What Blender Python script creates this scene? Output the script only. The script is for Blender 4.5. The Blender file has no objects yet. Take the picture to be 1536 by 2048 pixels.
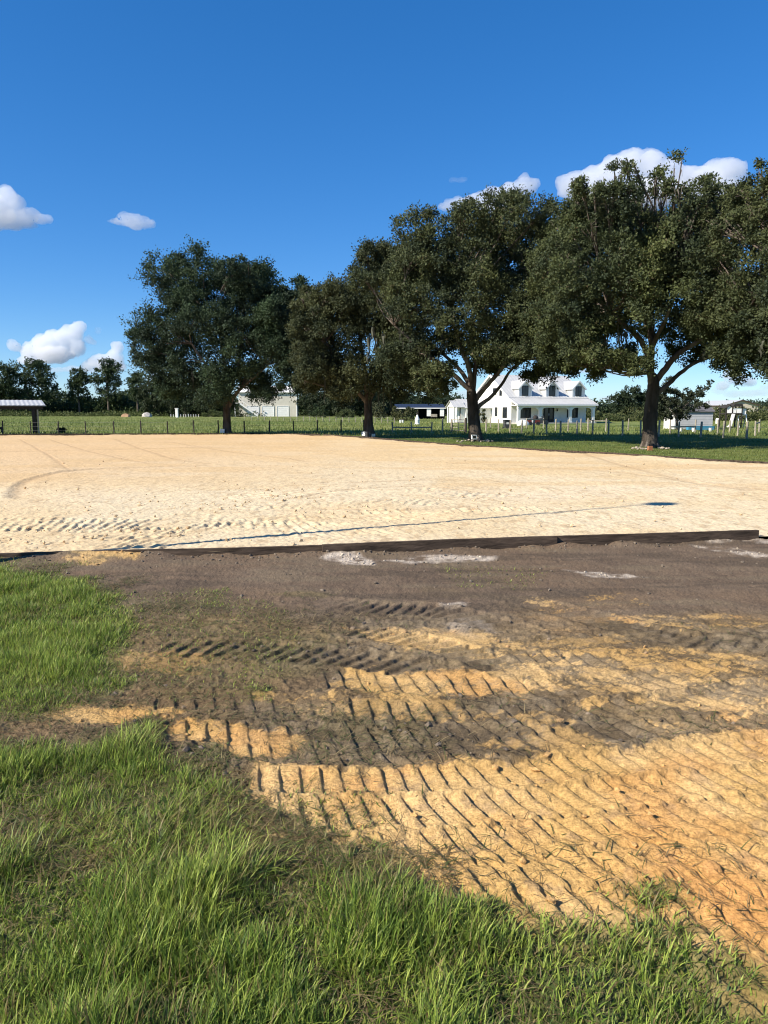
import bpy, math, random
import numpy as np
from mathutils import Vector, Matrix

# ------------------------------------------------------------------ camera, sky, sun, exposure
SC = bpy.context.scene
COL = SC.collection
F, CX, CY, HZ, CH = 1479.0, 768.0, 1024.0, 820.0, 1.7      # focal length in photo pixels, centre, horizon row, eye height
PITCH = math.atan((CY - HZ) / F)
cam = bpy.data.cameras.new('camera'); cam.sensor_fit = 'VERTICAL'; cam.sensor_height = 36.0
cam.lens = 36.0 * F / 2048.0; cam.clip_start = 0.05; cam.clip_end = 30000
camo = bpy.data.objects.new('camera', cam); COL.objects.link(camo)
camo.location = (0, 0, CH); camo.rotation_euler = (math.pi / 2 - PITCH, 0, 0)
SC.camera = camo

SUN_EL, SUN_AZ = math.radians(36.5), math.radians(28)          # light travels towards (cos AZ, sin AZ): from the left and behind the camera
w = bpy.data.worlds.new('World'); SC.world = w; w.use_nodes = True
nt = w.node_tree; nt.nodes.clear()
sky = nt.nodes.new('ShaderNodeTexSky'); sky.sky_type = 'NISHITA'; sky.sun_disc = False
sky.sun_elevation = SUN_EL
sky.sun_rotation = math.atan2(-math.cos(SUN_AZ), -math.sin(SUN_AZ))
sky.altitude = 0; sky.air_density = 0.8; sky.dust_density = 0.1; sky.ozone_density = 4.0
hs = nt.nodes.new('ShaderNodeHueSaturation'); hs.inputs['Saturation'].default_value = 1.46; hs.inputs['Value'].default_value = 1.0
bg = nt.nodes.new('ShaderNodeBackground'); bg.inputs[1].default_value = 0.125
wo = nt.nodes.new('ShaderNodeOutputWorld')
gm_ = nt.nodes.new('ShaderNodeGamma'); gm_.inputs[1].default_value = .75
nt.links.new(sky.outputs[0], gm_.inputs[0]); nt.links.new(gm_.outputs[0], hs.inputs['Color']); 
tn = nt.nodes.new('ShaderNodeMix'); tn.data_type = 'RGBA'; tn.blend_type = 'MULTIPLY'; tn.inputs[0].default_value = 1.0; tn.inputs[7].default_value = (.82, .97, 1.17, 1)
nt.links.new(hs.outputs[0], tn.inputs[6]); nt.links.new(tn.outputs[2], bg.inputs[0]); nt.links.new(bg.outputs[0], wo.inputs[0])
sl = bpy.data.lights.new('sun', 'SUN'); sl.energy = 5.0; sl.angle = math.radians(0.55); sl.color = (1.0, 0.92, 0.79)
so = bpy.data.objects.new('sun', sl); COL.objects.link(so)
sd = Vector((math.cos(SUN_AZ) * math.cos(SUN_EL), math.sin(SUN_AZ) * math.cos(SUN_EL), -math.sin(SUN_EL)))
so.rotation_euler = sd.to_track_quat('-Z', 'Y').to_euler()
so.location = (-40, -20, 30)
SC.view_settings.view_transform = 'Standard'; SC.view_settings.look = 'None'
SC.view_settings.exposure = 0.75; SC.view_settings.gamma = 1.0
cy = SC.cycles
cy.use_denoising = True; cy.use_adaptive_sampling = False
try:
    cy.denoiser = 'OPENIMAGEDENOISE'; cy.denoising_input_passes = 'RGB_ALBEDO_NORMAL'; cy.denoising_prefilter = 'ACCURATE'
except Exception: pass
cy.max_bounces = 8; cy.diffuse_bounces = 3; cy.glossy_bounces = 2; cy.transmission_bounces = 4; cy.transparent_max_bounces = 8; cy.volume_bounces = 10
cy.sample_clamp_indirect = 6; cy.filter_width = 1.1

# ------------------------------------------------------------------ helpers
def ray(px, py):
    u = (px - CX) / F; v = (CY - py) / F
    c, s = math.cos(PITCH), math.sin(PITCH)
    return (u, c + v * s, -s + v * c)
def at(px, py, z=0.0):                       # the point of height z the photo shows at that pixel
    d = ray(px, py); t = (z - CH) / d[2]
    return Vector((d[0] * t, d[1] * t, z))
def atY(px, py, Y):                          # the point at distance Y the photo shows at that pixel
    d = ray(px, py); t = Y / d[1]
    return Vector((d[0] * t, Y, CH + d[2] * t))
def ppm(Y): return F / Y

def h2(ix, iy, s):
    n = ix.astype(np.int32).view(np.uint32) * np.uint32(374761393) + iy.astype(np.int32).view(np.uint32) * np.uint32(668265263) + np.uint32((s * 1442695041) & 0xffffffff)
    n ^= n >> np.uint32(13); n *= np.uint32(1274126177); n ^= n >> np.uint32(16)
    return (n & np.uint32(0xffffff)).astype(np.float32) * np.float32(1 / 16777215.0)
def vn(x, y, s=0):
    x0 = np.floor(x); y0 = np.floor(y); fx = (x - x0).astype(np.float32); fy = (y - y0).astype(np.float32)
    fx = fx * fx * fx * (fx * (fx * 6 - 15) + 10); fy = fy * fy * fy * (fy * (fy * 6 - 15) + 10)
    a = h2(x0, y0, s); b = h2(x0 + 1, y0, s); c = h2(x0, y0 + 1, s); d = h2(x0 + 1, y0 + 1, s)
    return (a + (b - a) * fx) * (1 - fy) + (c + (d - c) * fx) * fy
def fbm(x, y, s=0, o=4, g=0.5):              # -1..1
    r = np.zeros(np.shape(x), np.float32); a = 1.0; t = 0.0; f = 1.0
    for i in range(o):
        r += a * (2 * vn(x * f + 17.3 * i, y * f - 9.1 * i, s + i * 7) - 1); t += a; a *= g; f *= 2.03
    return r / t
def sstep(a, b, x):
    t = np.clip((x - a) / (b - a), 0, 1); return t * t * (3 - 2 * t)
def sdpoly(x, y, P):                         # signed distance, negative inside
    x = np.asarray(x, np.float32); y = np.asarray(y, np.float32)
    n = len(P); d = np.full(x.shape, 1e9, np.float32); ins = np.zeros(x.shape, bool)
    for i in range(n):
        ax, ay = P[i]; bx, by = P[(i + 1) % n]
        ex, ey = bx - ax, by - ay; L = ex * ex + ey * ey + 1e-12
        t = np.clip(((x - ax) * ex + (y - ay) * ey) / L, 0, 1)
        d = np.minimum(d, (x - ax - t * ex) ** 2 + (y - ay - t * ey) ** 2)
        c = ((ay > y) != (by > y)) & (x < ex * (y - ay) / (ey if abs(ey) > 1e-9 else 1e-9) + ax)
        ins ^= c
    d = np.sqrt(d); return np.where(ins, -d, d)
def gpoly(pts): return [tuple(at(px, py)[:2]) for px, py in pts]
def track_uv(x, y, pts):                     # arc length and signed offset (left positive) along a ground polyline
    pts = [np.array(p, float) for p in pts]
    Q = []
    for i in range(len(pts) - 1):            # Catmull-Rom
        p0 = pts[max(i - 1, 0)]; p1 = pts[i]; p2 = pts[i + 1]; p3 = pts[min(i + 2, len(pts) - 1)]
        for k in range(5):
            t = k / 5
            Q.append(0.5 * ((2 * p1) + (-p0 + p2) * t + (2 * p0 - 5 * p1 + 4 * p2 - p3) * t * t + (-p0 + 3 * p1 - 3 * p2 + p3) * t ** 3))
    Q.append(pts[-1])
    best = np.full(x.shape, 1e9, np.float32); U = np.zeros(x.shape, np.float32); V = np.zeros(x.shape, np.float32); s = 0.0
    for i in range(len(Q) - 1):
        a = Q[i]; e = Q[i + 1] - a; L = float(np.hypot(*e)); e = e / L
        dx, dy = x - a[0], y - a[1]
        t = np.clip(dx * e[0] + dy * e[1], 0, L)
        d = (dx - t * e[0]) ** 2 + (dy - t * e[1]) ** 2
        m = d < best
        best = np.where(m, d, best); U = np.where(m, s + t, U)
        V = np.where(m, np.sqrt(d) * np.sign(e[0] * dy - e[1] * dx), V); s += L
    return U, V, s

def np_mesh(name, V, FQ, cols=None, smooth=False):
    """V (n,3), FQ (m,4) or (m,3) -> mesh, optional point colours"""
    me = bpy.data.meshes.new(name); V = np.ascontiguousarray(V, np.float32); FQ = np.ascontiguousarray(FQ, np.int32)
    k = FQ.shape[1]
    me.vertices.add(len(V)); me.vertices.foreach_set('co', V.ravel())
    me.loops.add(FQ.size); me.loops.foreach_set('vertex_index', FQ.ravel())
    me.polygons.add(len(FQ)); me.polygons.foreach_set('loop_start', np.arange(0, FQ.size, k, dtype=np.int32))
    try: me.polygons.foreach_set('loop_total', np.full(len(FQ), k, np.int32))
    except Exception: pass
    me.polygons.foreach_set('use_smooth', np.full(len(FQ), smooth, bool))
    if cols is not None:
        a = me.color_attributes.new('Col', 'FLOAT_COLOR', 'POINT')
        c = np.ones((len(V), 4), np.float32); c[:, :3] = cols; a.data.foreach_set('color', c.ravel())
    me.update(calc_edges=True)
    return me
def link(name, me, m=None, parent=None):
    o = bpy.data.objects.new(name, me); COL.objects.link(o)
    if m is not None: me.materials.clear(); me.materials.append(m)
    if parent is not None: o.parent = parent
    return o
def thing(name, label, cat, loc=(0, 0, 0), rz=0.0, group=None):
    o = bpy.data.objects.new(name, None); COL.objects.link(o); o.location = loc; o.rotation_euler = (0, 0, rz)
    o.empty_display_size = 0.2; o['label'] = label; o['category'] = cat
    if group: o['group'] = group
    return o
def tag(o, label=None, cat=None, group=None, kind=None):
    if label: o['label'] = label
    if cat: o['category'] = cat
    if group: o['group'] = group
    if kind: o['kind'] = kind
    return o

class MB:
    def __init__(s): s.v = []; s.f = []
    def add(s, V, Fc):
        n = len(s.v); s.v += [tuple(p) for p in V]; s.f += [tuple(i + n for i in f) for f in Fc]; return s
    def box(s, x0, x1, y0, y1, z0, z1):
        return s.add([(x0,y0,z0),(x1,y0,z0),(x1,y1,z0),(x0,y1,z0),(x0,y0,z1),(x1,y0,z1),(x1,y1,z1),(x0,y1,z1)],
                     [(0,3,2,1),(4,5,6,7),(0,1,5,4),(1,2,6,5),(2,3,7,6),(3,0,4,7)])
    def bar(s, a, b, w, h=None, up=(0, 0, 1)):   # a bar of section w x h from a to b
        a, b = Vector(a), Vector(b); h = h or w; d = (b - a).normalized(); u = Vector(up)
        if abs(d.dot(u)) > .98: u = Vector((0, 1, 0))
        r = d.cross(u).normalized() * (w / 2); q = r.cross(d).normalized() * (h / 2)
        V = [a - r - q, a + r - q, a + r + q, a - r + q, b - r - q, b + r - q, b + r + q, b - r + q]
        return s.add(V, [(0,3,2,1),(4,5,6,7),(0,1,5,4),(1,2,6,5),(2,3,7,6),(3,0,4,7)])
    def prism(s, P, axis, a, b):                  # polygon P (2-d) pushed along axis from a to b
        def m(p, t): return {'x': (t, p[0], p[1]), 'y': (p[0], t, p[1]), 'z': (p[0], p[1], t)}[axis]
        n = len(P); V = [m(p, a) for p in P] + [m(p, b) for p in P]
        return s.add(V, [tuple(range(n)), tuple(range(2 * n - 1, n - 1, -1))] + [(i, i + n, (i + 1) % n + n, (i + 1) % n) for i in range(n)])
    def tube(s, pts, rad, n=8, cap=True):
        pts = [Vector(p) for p in pts]; rad = rad if hasattr(rad, '__len__') else [rad] * len(pts)
        u = None; b0 = len(s.v)
        for i, p in enumerate(pts):
            d = (pts[min(i + 1, len(pts) - 1)] - pts[max(i - 1, 0)]).normalized()
            if u is None: u = d.orthogonal().normalized()
            u = (u - d * u.dot(d)).normalized(); q = d.cross(u)
            for k in range(n):
                a = 2 * math.pi * k / n; s.v.append(tuple(p + (u * math.cos(a) + q * math.sin(a)) * rad[i]))
        for i in range(len(pts) - 1):
            for k in range(n):
                A = b0 + i * n; s.f.append((A + k, A + (k + 1) % n, A + n + (k + 1) % n, A + n + k))
        if cap:
            s.f.append(tuple(b0 + k for k in range(n - 1, -1, -1))); e = b0 + (len(pts) - 1) * n; s.f.append(tuple(e + k for k in range(n)))
        return s
    def lathe(s, prof, c=(0, 0, 0), n=16):
        b0 = len(s.v)
        for r, z in prof:
            for k in range(n):
                a = 2 * math.pi * k / n; s.v.append((c[0] + r * math.cos(a), c[1] + r * math.sin(a), c[2] + z))
        for i in range(len(prof) - 1):
            for k in range(n):
                A = b0 + i * n; s.f.append((A + k, A + (k + 1) % n, A + n + (k + 1) % n, A + n + k))
        s.f.append(tuple(b0 + k for k in range(n - 1, -1, -1))); e = b0 + (len(prof) - 1) * n; s.f.append(tuple(e + k for k in range(n)))
        return s
    def rock(s, c, r, rng, flat=.7):
        import bmesh
        bm = bmesh.new(); bmesh.ops.create_icosphere(bm, subdivisions=2, radius=1)
        ax = Vector((rng.uniform(.75, 1.25), rng.uniform(.75, 1.25), flat)); dirs = [(Vector((rng.gauss(0,1), rng.gauss(0,1), rng.gauss(0,1))).normalized(), rng.uniform(.6, .95)) for _ in range(7)]
        V = []
        for v in bm.verts:
            p = v.co.copy()
            for dv, k in dirs:
                t = p.dot(dv)
                if t > k: p -= dv * (t - k)
            V.append((c[0] + p.x * r * ax.x, c[1] + p.y * r * ax.y, c[2] + p.z * r * ax.z))
        bm.verts.index_update(); Fc = [tuple(v.index for v in f.verts) for f in bm.faces]; bm.free()
        return s.add(V, Fc)
    def build(s, name, m, parent=None, smooth=False):
        me = bpy.data.meshes.new(name); me.from_pydata(s.v, [], s.f); me.update()
        if smooth: me.polygons.foreach_set('use_smooth', np.ones(len(me.polygons), bool))
        return link(name, me, m, parent)

# ------------------------------------------------------------------ materials
def mat(name, col, rough=.85, var=.12, scale=6.0, bump=0.0, bscale=40.0, spec=.3, metal=0.0, attr=False, trans=0.0, stretch=None, detail=5.0, tint=None):
    m = bpy.data.materials.new(name); m.use_nodes = True; t = m.node_tree; L = t.links.new
    p = t.nodes['Principled BSDF']; out = t.nodes['Material Output']
    p.inputs['Roughness'].default_value = rough; p.inputs['Specular IOR Level'].default_value = spec; p.inputs['Metallic'].default_value = metal
    tc = t.nodes.new('ShaderNodeTexCoord'); mp = t.nodes.new('ShaderNodeMapping'); L(tc.outputs['Object'], mp.inputs[0])
    if stretch: mp.inputs['Scale'].default_value = stretch
    n = t.nodes.new('ShaderNodeTexNoise'); n.inputs['Scale'].default_value = scale; n.inputs['Detail'].default_value = detail; L(mp.outputs[0], n.inputs['Vector'])
    r = t.nodes.new('ShaderNodeMapRange'); r.inputs[1].default_value = .3; r.inputs[2].default_value = .7
    r.inputs[3].default_value = 1 - var; r.inputs[4].default_value = 1 + var; L(n.outputs[0], r.inputs[0])
    mx = t.nodes.new('ShaderNodeMix'); mx.data_type = 'RGBA'; mx.blend_type = 'MULTIPLY'; mx.inputs[0].default_value = 1.0
    if attr:
        a = t.nodes.new('ShaderNodeAttribute'); a.attribute_name = 'Col'; L(a.outputs['Color'], mx.inputs[6])
    else: mx.inputs[6].default_value = (*col, 1)
    L(r.outputs[0], mx.inputs[7]); base = mx.outputs[2]
    if tint:
        n2 = t.nodes.new('ShaderNodeTexNoise'); n2.inputs['Scale'].default_value = scale * .23; n2.inputs['Detail'].default_value = 3; L(mp.outputs[0], n2.inputs['Vector'])
        r2 = t.nodes.new('ShaderNodeMapRange'); r2.inputs[1].default_value = .45; r2.inputs[2].default_value = .7; L(n2.outputs[0], r2.inputs[0])
        m2 = t.nodes.new('ShaderNodeMix'); m2.data_type = 'RGBA'; L(r2.outputs[0], m2.inputs[0]); L(base, m2.inputs[6]); m2.inputs[7].default_value = (*tint, 1); base = m2.outputs[2]
    L(base, p.inputs['Base Color'])
    if bump:
        b = t.nodes.new('ShaderNodeBump'); b.inputs['Strength'].default_value = 1.0; b.inputs['Distance'].default_value = bump
        nb = t.nodes.new('ShaderNodeTexNoise'); nb.inputs['Scale'].default_value = bscale; nb.inputs['Detail'].default_value = 6; L(mp.outputs[0], nb.inputs['Vector'])
        L(nb.outputs[0], b.inputs['Height']); L(b.outputs[0], p.inputs['Normal'])
    if trans:
        tr = t.nodes.new('ShaderNodeBsdfTranslucent'); L(base, tr.inputs[0]); ms = t.nodes.new('ShaderNodeMixShader'); ms.inputs[0].default_value = trans
        L(p.outputs[0], ms.inputs[1]); L(tr.outputs[0], ms.inputs[2]); L(ms.outputs[0], out.inputs[0])
    return m
M = {}
M['soil'] = mat('soil', (1, 1, 1), .95, .3, 60, .006, 110, .12, attr=True, detail=8)
M['sand'] = mat('sand', (1, 1, 1), .95, .08, 9, .012, 22, .1, attr=True, detail=8)
M['field'] = mat('field', (1, 1, 1), .95, .3, .9, .05, 5, .1, attr=True, detail=8)
M['blade'] = mat('grass_blade', (1, 1, 1), .5, .1, 3, spec=.3, attr=True, trans=.4)
M['leaf'] = mat('leaf', (1, 1, 1), .6, .1, 1, spec=.18, attr=True, trans=.28)
M['bark'] = mat('bark', (.105, .085, .068), .95, .45, 5, .05, 9, .1, stretch=(1, 1, .3), tint=(.2, .175, .15))
M['moss'] = mat('moss', (.085, .088, .066), .95, .3, 2, spec=.05, trans=.2)
M['board'] = mat('dark_board', (.07, .05, .036), .95, .6, 14, .01, 30, .2, stretch=(.15, 1, 1))
M['post'] = mat('weathered_post', (.33, .295, .235), .9, .3, 8, .004, 30, .15, stretch=(1, 1, .25))
M['darkpost'] = mat('dark_post', (.07, .06, .048), .9, .3, 8, spec=.15)
M['wire'] = mat('wire', (.25, .24, .22), .6, .1, 3, metal=.5)
M['white'] = mat('white_paint', (.8, .79, .75), .6, .05, 2.0, spec=.35)
M['siding'] = mat('white_siding', (.78, .76, .7), .7, .05, 1.5, spec=.25)
M['trim'] = mat('white_trim', (.82, .81, .78), .55, .03, 3)
M['metalroof'] = mat('metal_roof', (.5, .5, .49), .5, .08, 1.0, spec=.4, metal=.1)
M['glass'] = mat('dark_glass', (.02, .024, .028), .12, .2, 1, spec=.6)
M['black'] = mat('black_paint', (.02, .021, .023), .5, .2, 4)
M['tan'] = mat('tan_siding', (.5, .44, .34), .75, .06, 1.2)
M['greige'] = mat('grey_beige_siding', (.6, .56, .47), .75, .08, 1.2)
M['brown'] = mat('brown_trim', (.06, .04, .035), .7, .2, 3)
M['navy'] = mat('navy_metal', (.022, .032, .06), .6, .2, 1, spec=.2)
M['dark'] = mat('dark_wood', (.035, .03, .027), .9, .3, 5)
M['concrete'] = mat('concrete', (.5, .47, .42), .9, .12, 3, .003, 30)
M['limestone'] = mat('limestone', (.36, .31, .25), .95, .3, 8, .01, 20)
M['brick'] = mat('brick', (.42, .17, .08), .9, .25, 12)
M['blue'] = mat('blue_plastic', (.06, .28, .45), .45, .12, 3)
M['plastic_white'] = mat('white_plastic', (.75, .75, .72), .45, .08, 4)
M['greybin'] = mat('grey_plastic', (.05, .05, .055), .55, .15, 5)
M['red'] = mat('dark_red_paint', (.13, .03, .025), .55, .25, 4)
M['shedgrey'] = mat('grey_shed', (.42, .43, .45), .7, .08, 2)
M['shedroof'] = mat('shed_roof', (.12, .115, .12), .85, .2, 5)
M['mound_sand'] = mat('mound_sand', (.38, .24, .14), .95, .25, 2, .03, 5)
M['mound_grey'] = mat('mound_grey', (.4, .37, .33), .95, .25, 2, .03, 5)
# ------------------------------------------------------------------ the ground: near soil, arena sand, pasture
def lin(r, g, b): return np.array([r, g, b], np.float32)
def mixc(A, B, t): return A * (1 - t[:, None]) + B * t[:, None]
NEAR = [(-900, 1150), (-300, 1134), (0, 1121.5), (200, 1116), (430, 1113), (650, 1107), (900, 1098), (1112, 1092), (1300, 1088), (1520, 1082), (1800, 1074), (2400, 1060)]   # foot of the edging board
FAR = [(-900, 877), (-300, 874), (0, 872), (300, 870.5), (560, 869.5), (656, 872.5), (740, 878.5), (818, 886), (943, 896), (1118, 906.5), (1268, 914), (1368, 923), (1536, 932), (1800, 946), (2400, 975)]
def fan_rows(u0, u1, nc, y0f, y1f, nr, p=1.0, wide=None):
    """a sheet of ground whose rows close up with distance, u = photo column"""
    u = np.linspace(u0, u1, nc) if wide is None else np.concatenate([u0 - wide * np.linspace(1, 0, 111)[:-1] ** 1.7, np.linspace(u0, u1, nc), u1 + wide * np.linspace(0, 1, 111)[1:] ** 1.7])
    nc = len(u); t = np.linspace(0, 1, nr) ** p
    y0 = y0f(u); y1 = y1f(u)
    PY = y0[None, :] + (y1 - y0)[None, :] * t[:, None]; PX = np.broadcast_to(u[None, :], PY.shape)
    c, s = math.cos(PITCH), math.sin(PITCH)
    uu = (PX - CX) / F; vv = (CY - PY) / F; dz = -s + vv * c; k = -CH / dz
    X = (uu * k).ravel(); Y = ((c + vv * s) * k).ravel()
    i = np.arange((nr - 1) * nc).reshape(nr - 1, nc)[:, :-1].ravel()
    Q = np.stack([i, i + 1, i + nc + 1, i + nc], 1)
    return X.astype(np.float32), Y.astype(np.float32), Q
near_y = lambda u: np.interp(u, [p[0] for p in NEAR], [p[1] for p in NEAR])
far_y = lambda u: np.interp(u, [p[0] for p in FAR], [p[1] for p in FAR])

ORANGE = [([(490,1548),(620,1532),(860,1530),(1100,1503),(1250,1492),(1350,1476),(1536,1455),(1900,1430),(5600,1330),(5600,2500),(1400,2300),(1100,1950),(850,1790),(700,1690),(560,1640),(500,1590)], 1.0),
          ([(310,1456),(420,1450),(560,1466),(600,1490),(560,1512),(440,1506),(350,1478)], 1.0),
          ([(690,1335),(860,1340),(1000,1345),(1100,1380),(1040,1398),(900,1403),(840,1412),(720,1385)], .8),
          ([(980,1272),(1250,1283),(1536,1300),(1900,1300),(1900,1480),(1350,1478),(1200,1432),(1100,1392),(1000,1335)], .46),
          ([(40,1418),(170,1406),(320,1418),(340,1438),(150,1442)], .9),
          ([(100,1124),(180,1117),(282,1114),(286,1121),(160,1131)], .7),
          ([(680,1255),(800,1250),(980,1262),(1010,1325),(800,1292)], .6),
          ([(1150,1235),(1300,1225),(1536,1228),(1700,1262),(1380,1262)], .42),
          ([(500,1395),(700,1375),(760,1400),(640,1425)], .35),
          ([(1060,1195),(1300,1190),(1300,1215),(1080,1225)], .3)]
PALE = [([(640,1112),(700,1107),(755,1118),(745,1130),(670,1128)], .95), ([(770,1118),(860,1108),(990,1112),(985,1120),(820,1126)], .75),
        ([(1120,1139),(1180,1140),(1300,1148),(1296,1153),(1180,1151)], .75), ([(1370,1090),(1440,1095),(1540,1112),(1530,1116),(1430,1104)], .7),
        ([(1380,1078),(1540,1076),(1536,1084),(1420,1088)], .5), ([(1460,1062),(1800,1060),(1800,1085),(1510,1088)], .6),
        ([(860,1240),(950,1236),(1010,1262),(960,1275),(900,1262)], .25), ([(885,1205),(935,1204),(930,1213),(890,1214)], .6)]
G_LUSH = [(-2600,1160),(-900,1134),(0,1133),(110,1140),(215,1175),(262,1215),(275,1262),(240,1300),(235,1372),(180,1402),(60,1434),(-900,1442),(-2600,1470)]
G_LOW = [(-4200,1475),(-1500,1470),(120,1482),(225,1474),(300,1452),(385,1500),(440,1540),(490,1575),(520,1625),(600,1665),(740,1700),(830,1755),(910,1788),(1010,1800),(1170,1842),(1310,1885),(1380,1912),(1560,1975),(1850,2110),(2300,2600),(-4200,2600)]
G_TRAMP = [(-200,1600),(100,1640),(300,1585),(470,1600),(560,1640),(740,1700),(900,1710),(930,1770),(880,1800),(640,1790),(420,1740),(250,1760),(-100,1720)]
G_SPARSE = [([(225,1180),(420,1185),(560,1195),(600,1300),(560,1400),(300,1405),(230,1380)], .10), ([(880,1128),(1100,1135),(1080,1185),(900,1175)], .05),
            ([(560,1560),(760,1590),(760,1680),(580,1650)], .22), ([(1225,1790),(1285,1768),(1345,1790),(1375,1835),(1290,1838)], .9), ([(1180,1880),(1420,1840),(1536,1900),(1536,2000),(1350,1935)], .16),
            ([(380,1180),(450,1175),(470,1215),(390,1215)], .3), ([(480,1370),(560,1368),(555,1400),(490,1402)], .5), ([(-400,1115),(130,1125),(240,1118),(120,1140),(-400,1140)], .2)]
def sdp(x, y, P, mg=.3):                     # signed distance, worked out only close to the polygon
    G = gpoly(P); a = np.array(G); lo = a.min(0) - mg; hi = a.max(0) + mg
    m = (x > lo[0]) & (x < hi[0]) & (y > lo[1]) & (y < hi[1]); d = np.full(x.shape, 9.0, np.float32)
    if m.any(): d[m] = sdpoly(x[m], y[m], G)
    return d
def near_masks(x, y):
    """ground cover at ground points: orange sand, pale spill, grass density, trampled"""
    w1 = fbm(x * 1.7, y * 1.7, 3, 4); w2 = fbm(x * 9, y * 9, 5, 3)
    xo = x + .10 * w1 + .03 * w2; yo = y + .16 * fbm(x * 1.9 + 7, y * 1.9, 11, 4) + .03 * w2
    o = np.zeros(x.shape, np.float32)
    for P, k in ORANGE:
        o = np.maximum(o, k * sstep(.09, -.09, sdp(xo, yo, P)))
    n = .6 * fbm(x * 1.6, y * 7.5, 21, 5) + .5 * fbm(x * 4.1, y * 6.5, 22, 5)
    mid = (o > .01) & (o < .99)
    o = np.where(mid, .22 * o + .78 * sstep(-.14, .14, n * .75 + .38 * fbm(x * 13, y * 17, 23, 4) + .30 * fbm(x * 55, y * 55, 24, 3) + (o - .5)), o)
    o = np.maximum(o, .55 * sstep(.25, .42, .25 * fbm(x * 30, y * 30, 34, 3) + fbm(x * 1.3, y * 3, 33, 5)) * sstep(6.4, 5.2, y))
    pl = np.zeros(x.shape, np.float32)
    for P, k in PALE:
        pl = np.maximum(pl, k * sstep(.05, -.06, sdp(x + .12 * w1 + .04 * w2, y + .1 * w1 + .04 * w2, P)))
    pl *= sstep(-.5, .25, fbm(x * 7, y * 7, 40, 4))
    xg = x + .12 * w1 + .05 * w2; yg = y + .12 * fbm(x * 1.4 + 3, y * 1.4, 51, 4) + .05 * w2
    rag = .16 * fbm(x * 3.7, y * 3.7, 57, 4)
    lush = np.maximum(sstep(.12, -.34, sdp(xg, yg, G_LUSH, .6) + rag), sstep(.12, -.28, sdp(xg, yg, G_LOW, .6) + rag))
    tr = sstep(.12, -.12, sdp(xg, yg, G_TRAMP))
    g = lush * (1 - .3 * tr)
    for P, k in G_SPARSE: g = np.maximum(g, k * sstep(.06, -.12, sdp(xg, yg, P)))
    return o, pl, g, tr, lush

# wheel and track prints: path in photo pixels of the ground, half width, bar spacing, slant, bar height, sink, wear
TRACKS = [
 ([(440,1562),(700,1562),(900,1560),(1150,1538),(1400,1512),(1800,1470)], .135, .096, .18, .016, .009, .1),
 ([(520,1622),(700,1628),(900,1622),(1150,1602),(1400,1572),(1800,1530)], .135, .096, .33, .019, .009, .1),
 ([(780,1706),(1000,1688),(1200,1664),(1400,1638),(1800,1590)], .14, .098, .33, .019, .009, .05),
 ([(860,1772),(1050,1760),(1250,1732),(1450,1704),(1800,1660)], .135, .098, .33, .019, .009, .05),
 ([(960,1832),(1200,1820),(1400,1796),(1600,1766),(1900,1730)], .14, .1, .33, .019, .009, .1),
 ([(1150,1912),(1350,1898),(1600,1866),(1900,1840)], .14, .1, .33, .019, .009, .15),
 ([(1300,2010),(1500,1985),(1800,1950)], .14, .1, .33, .019, .009, .2),
 ([(300,1296),(480,1298),(640,1312),(860,1340)], .20, .118, -.32, .023, .009, .12),
 ([(600,1196),(740,1214),(880,1222),(1040,1262)], .19, .12, -.3, .023, .009, .1),
 ([(690,1262),(800,1275),(900,1298),(1030,1345)], .18, .115, -.3, .023, .009, .1),
 ([(1060,1205),(1200,1240),(1340,1276),(1536,1300),(1800,1330)], .2, .12, -.35, .019, .009, .1),
 ([(280,1402),(600,1408),(900,1428),(1200,1425),(1536,1385),(1800,1350)], .15, .115, .33, .019, .006, .35),
 ([(300,1462),(560,1470),(800,1476),(1050,1468),(1300,1448),(1536,1420)], .15, .11, .33, .019, .006, .3),
 ([(420,1506),(700,1512),(960,1500),(1200,1470),(1536,1440)], .12, .11, .33, .018, .006, .35),
 ([(620,1358),(860,1368),(1100,1378),(1300,1360),(1536,1330),(1800,1300)], .17, .115, .33, .019, .006, .3),
 ([(1000,1312),(1250,1318),(1536,1300)], .15, .115, .3, .018, .006, .4),
]
NBX = [at(*p)[0] for p in NEAR]; NBY = [at(*p)[1] for p in NEAR]
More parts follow.
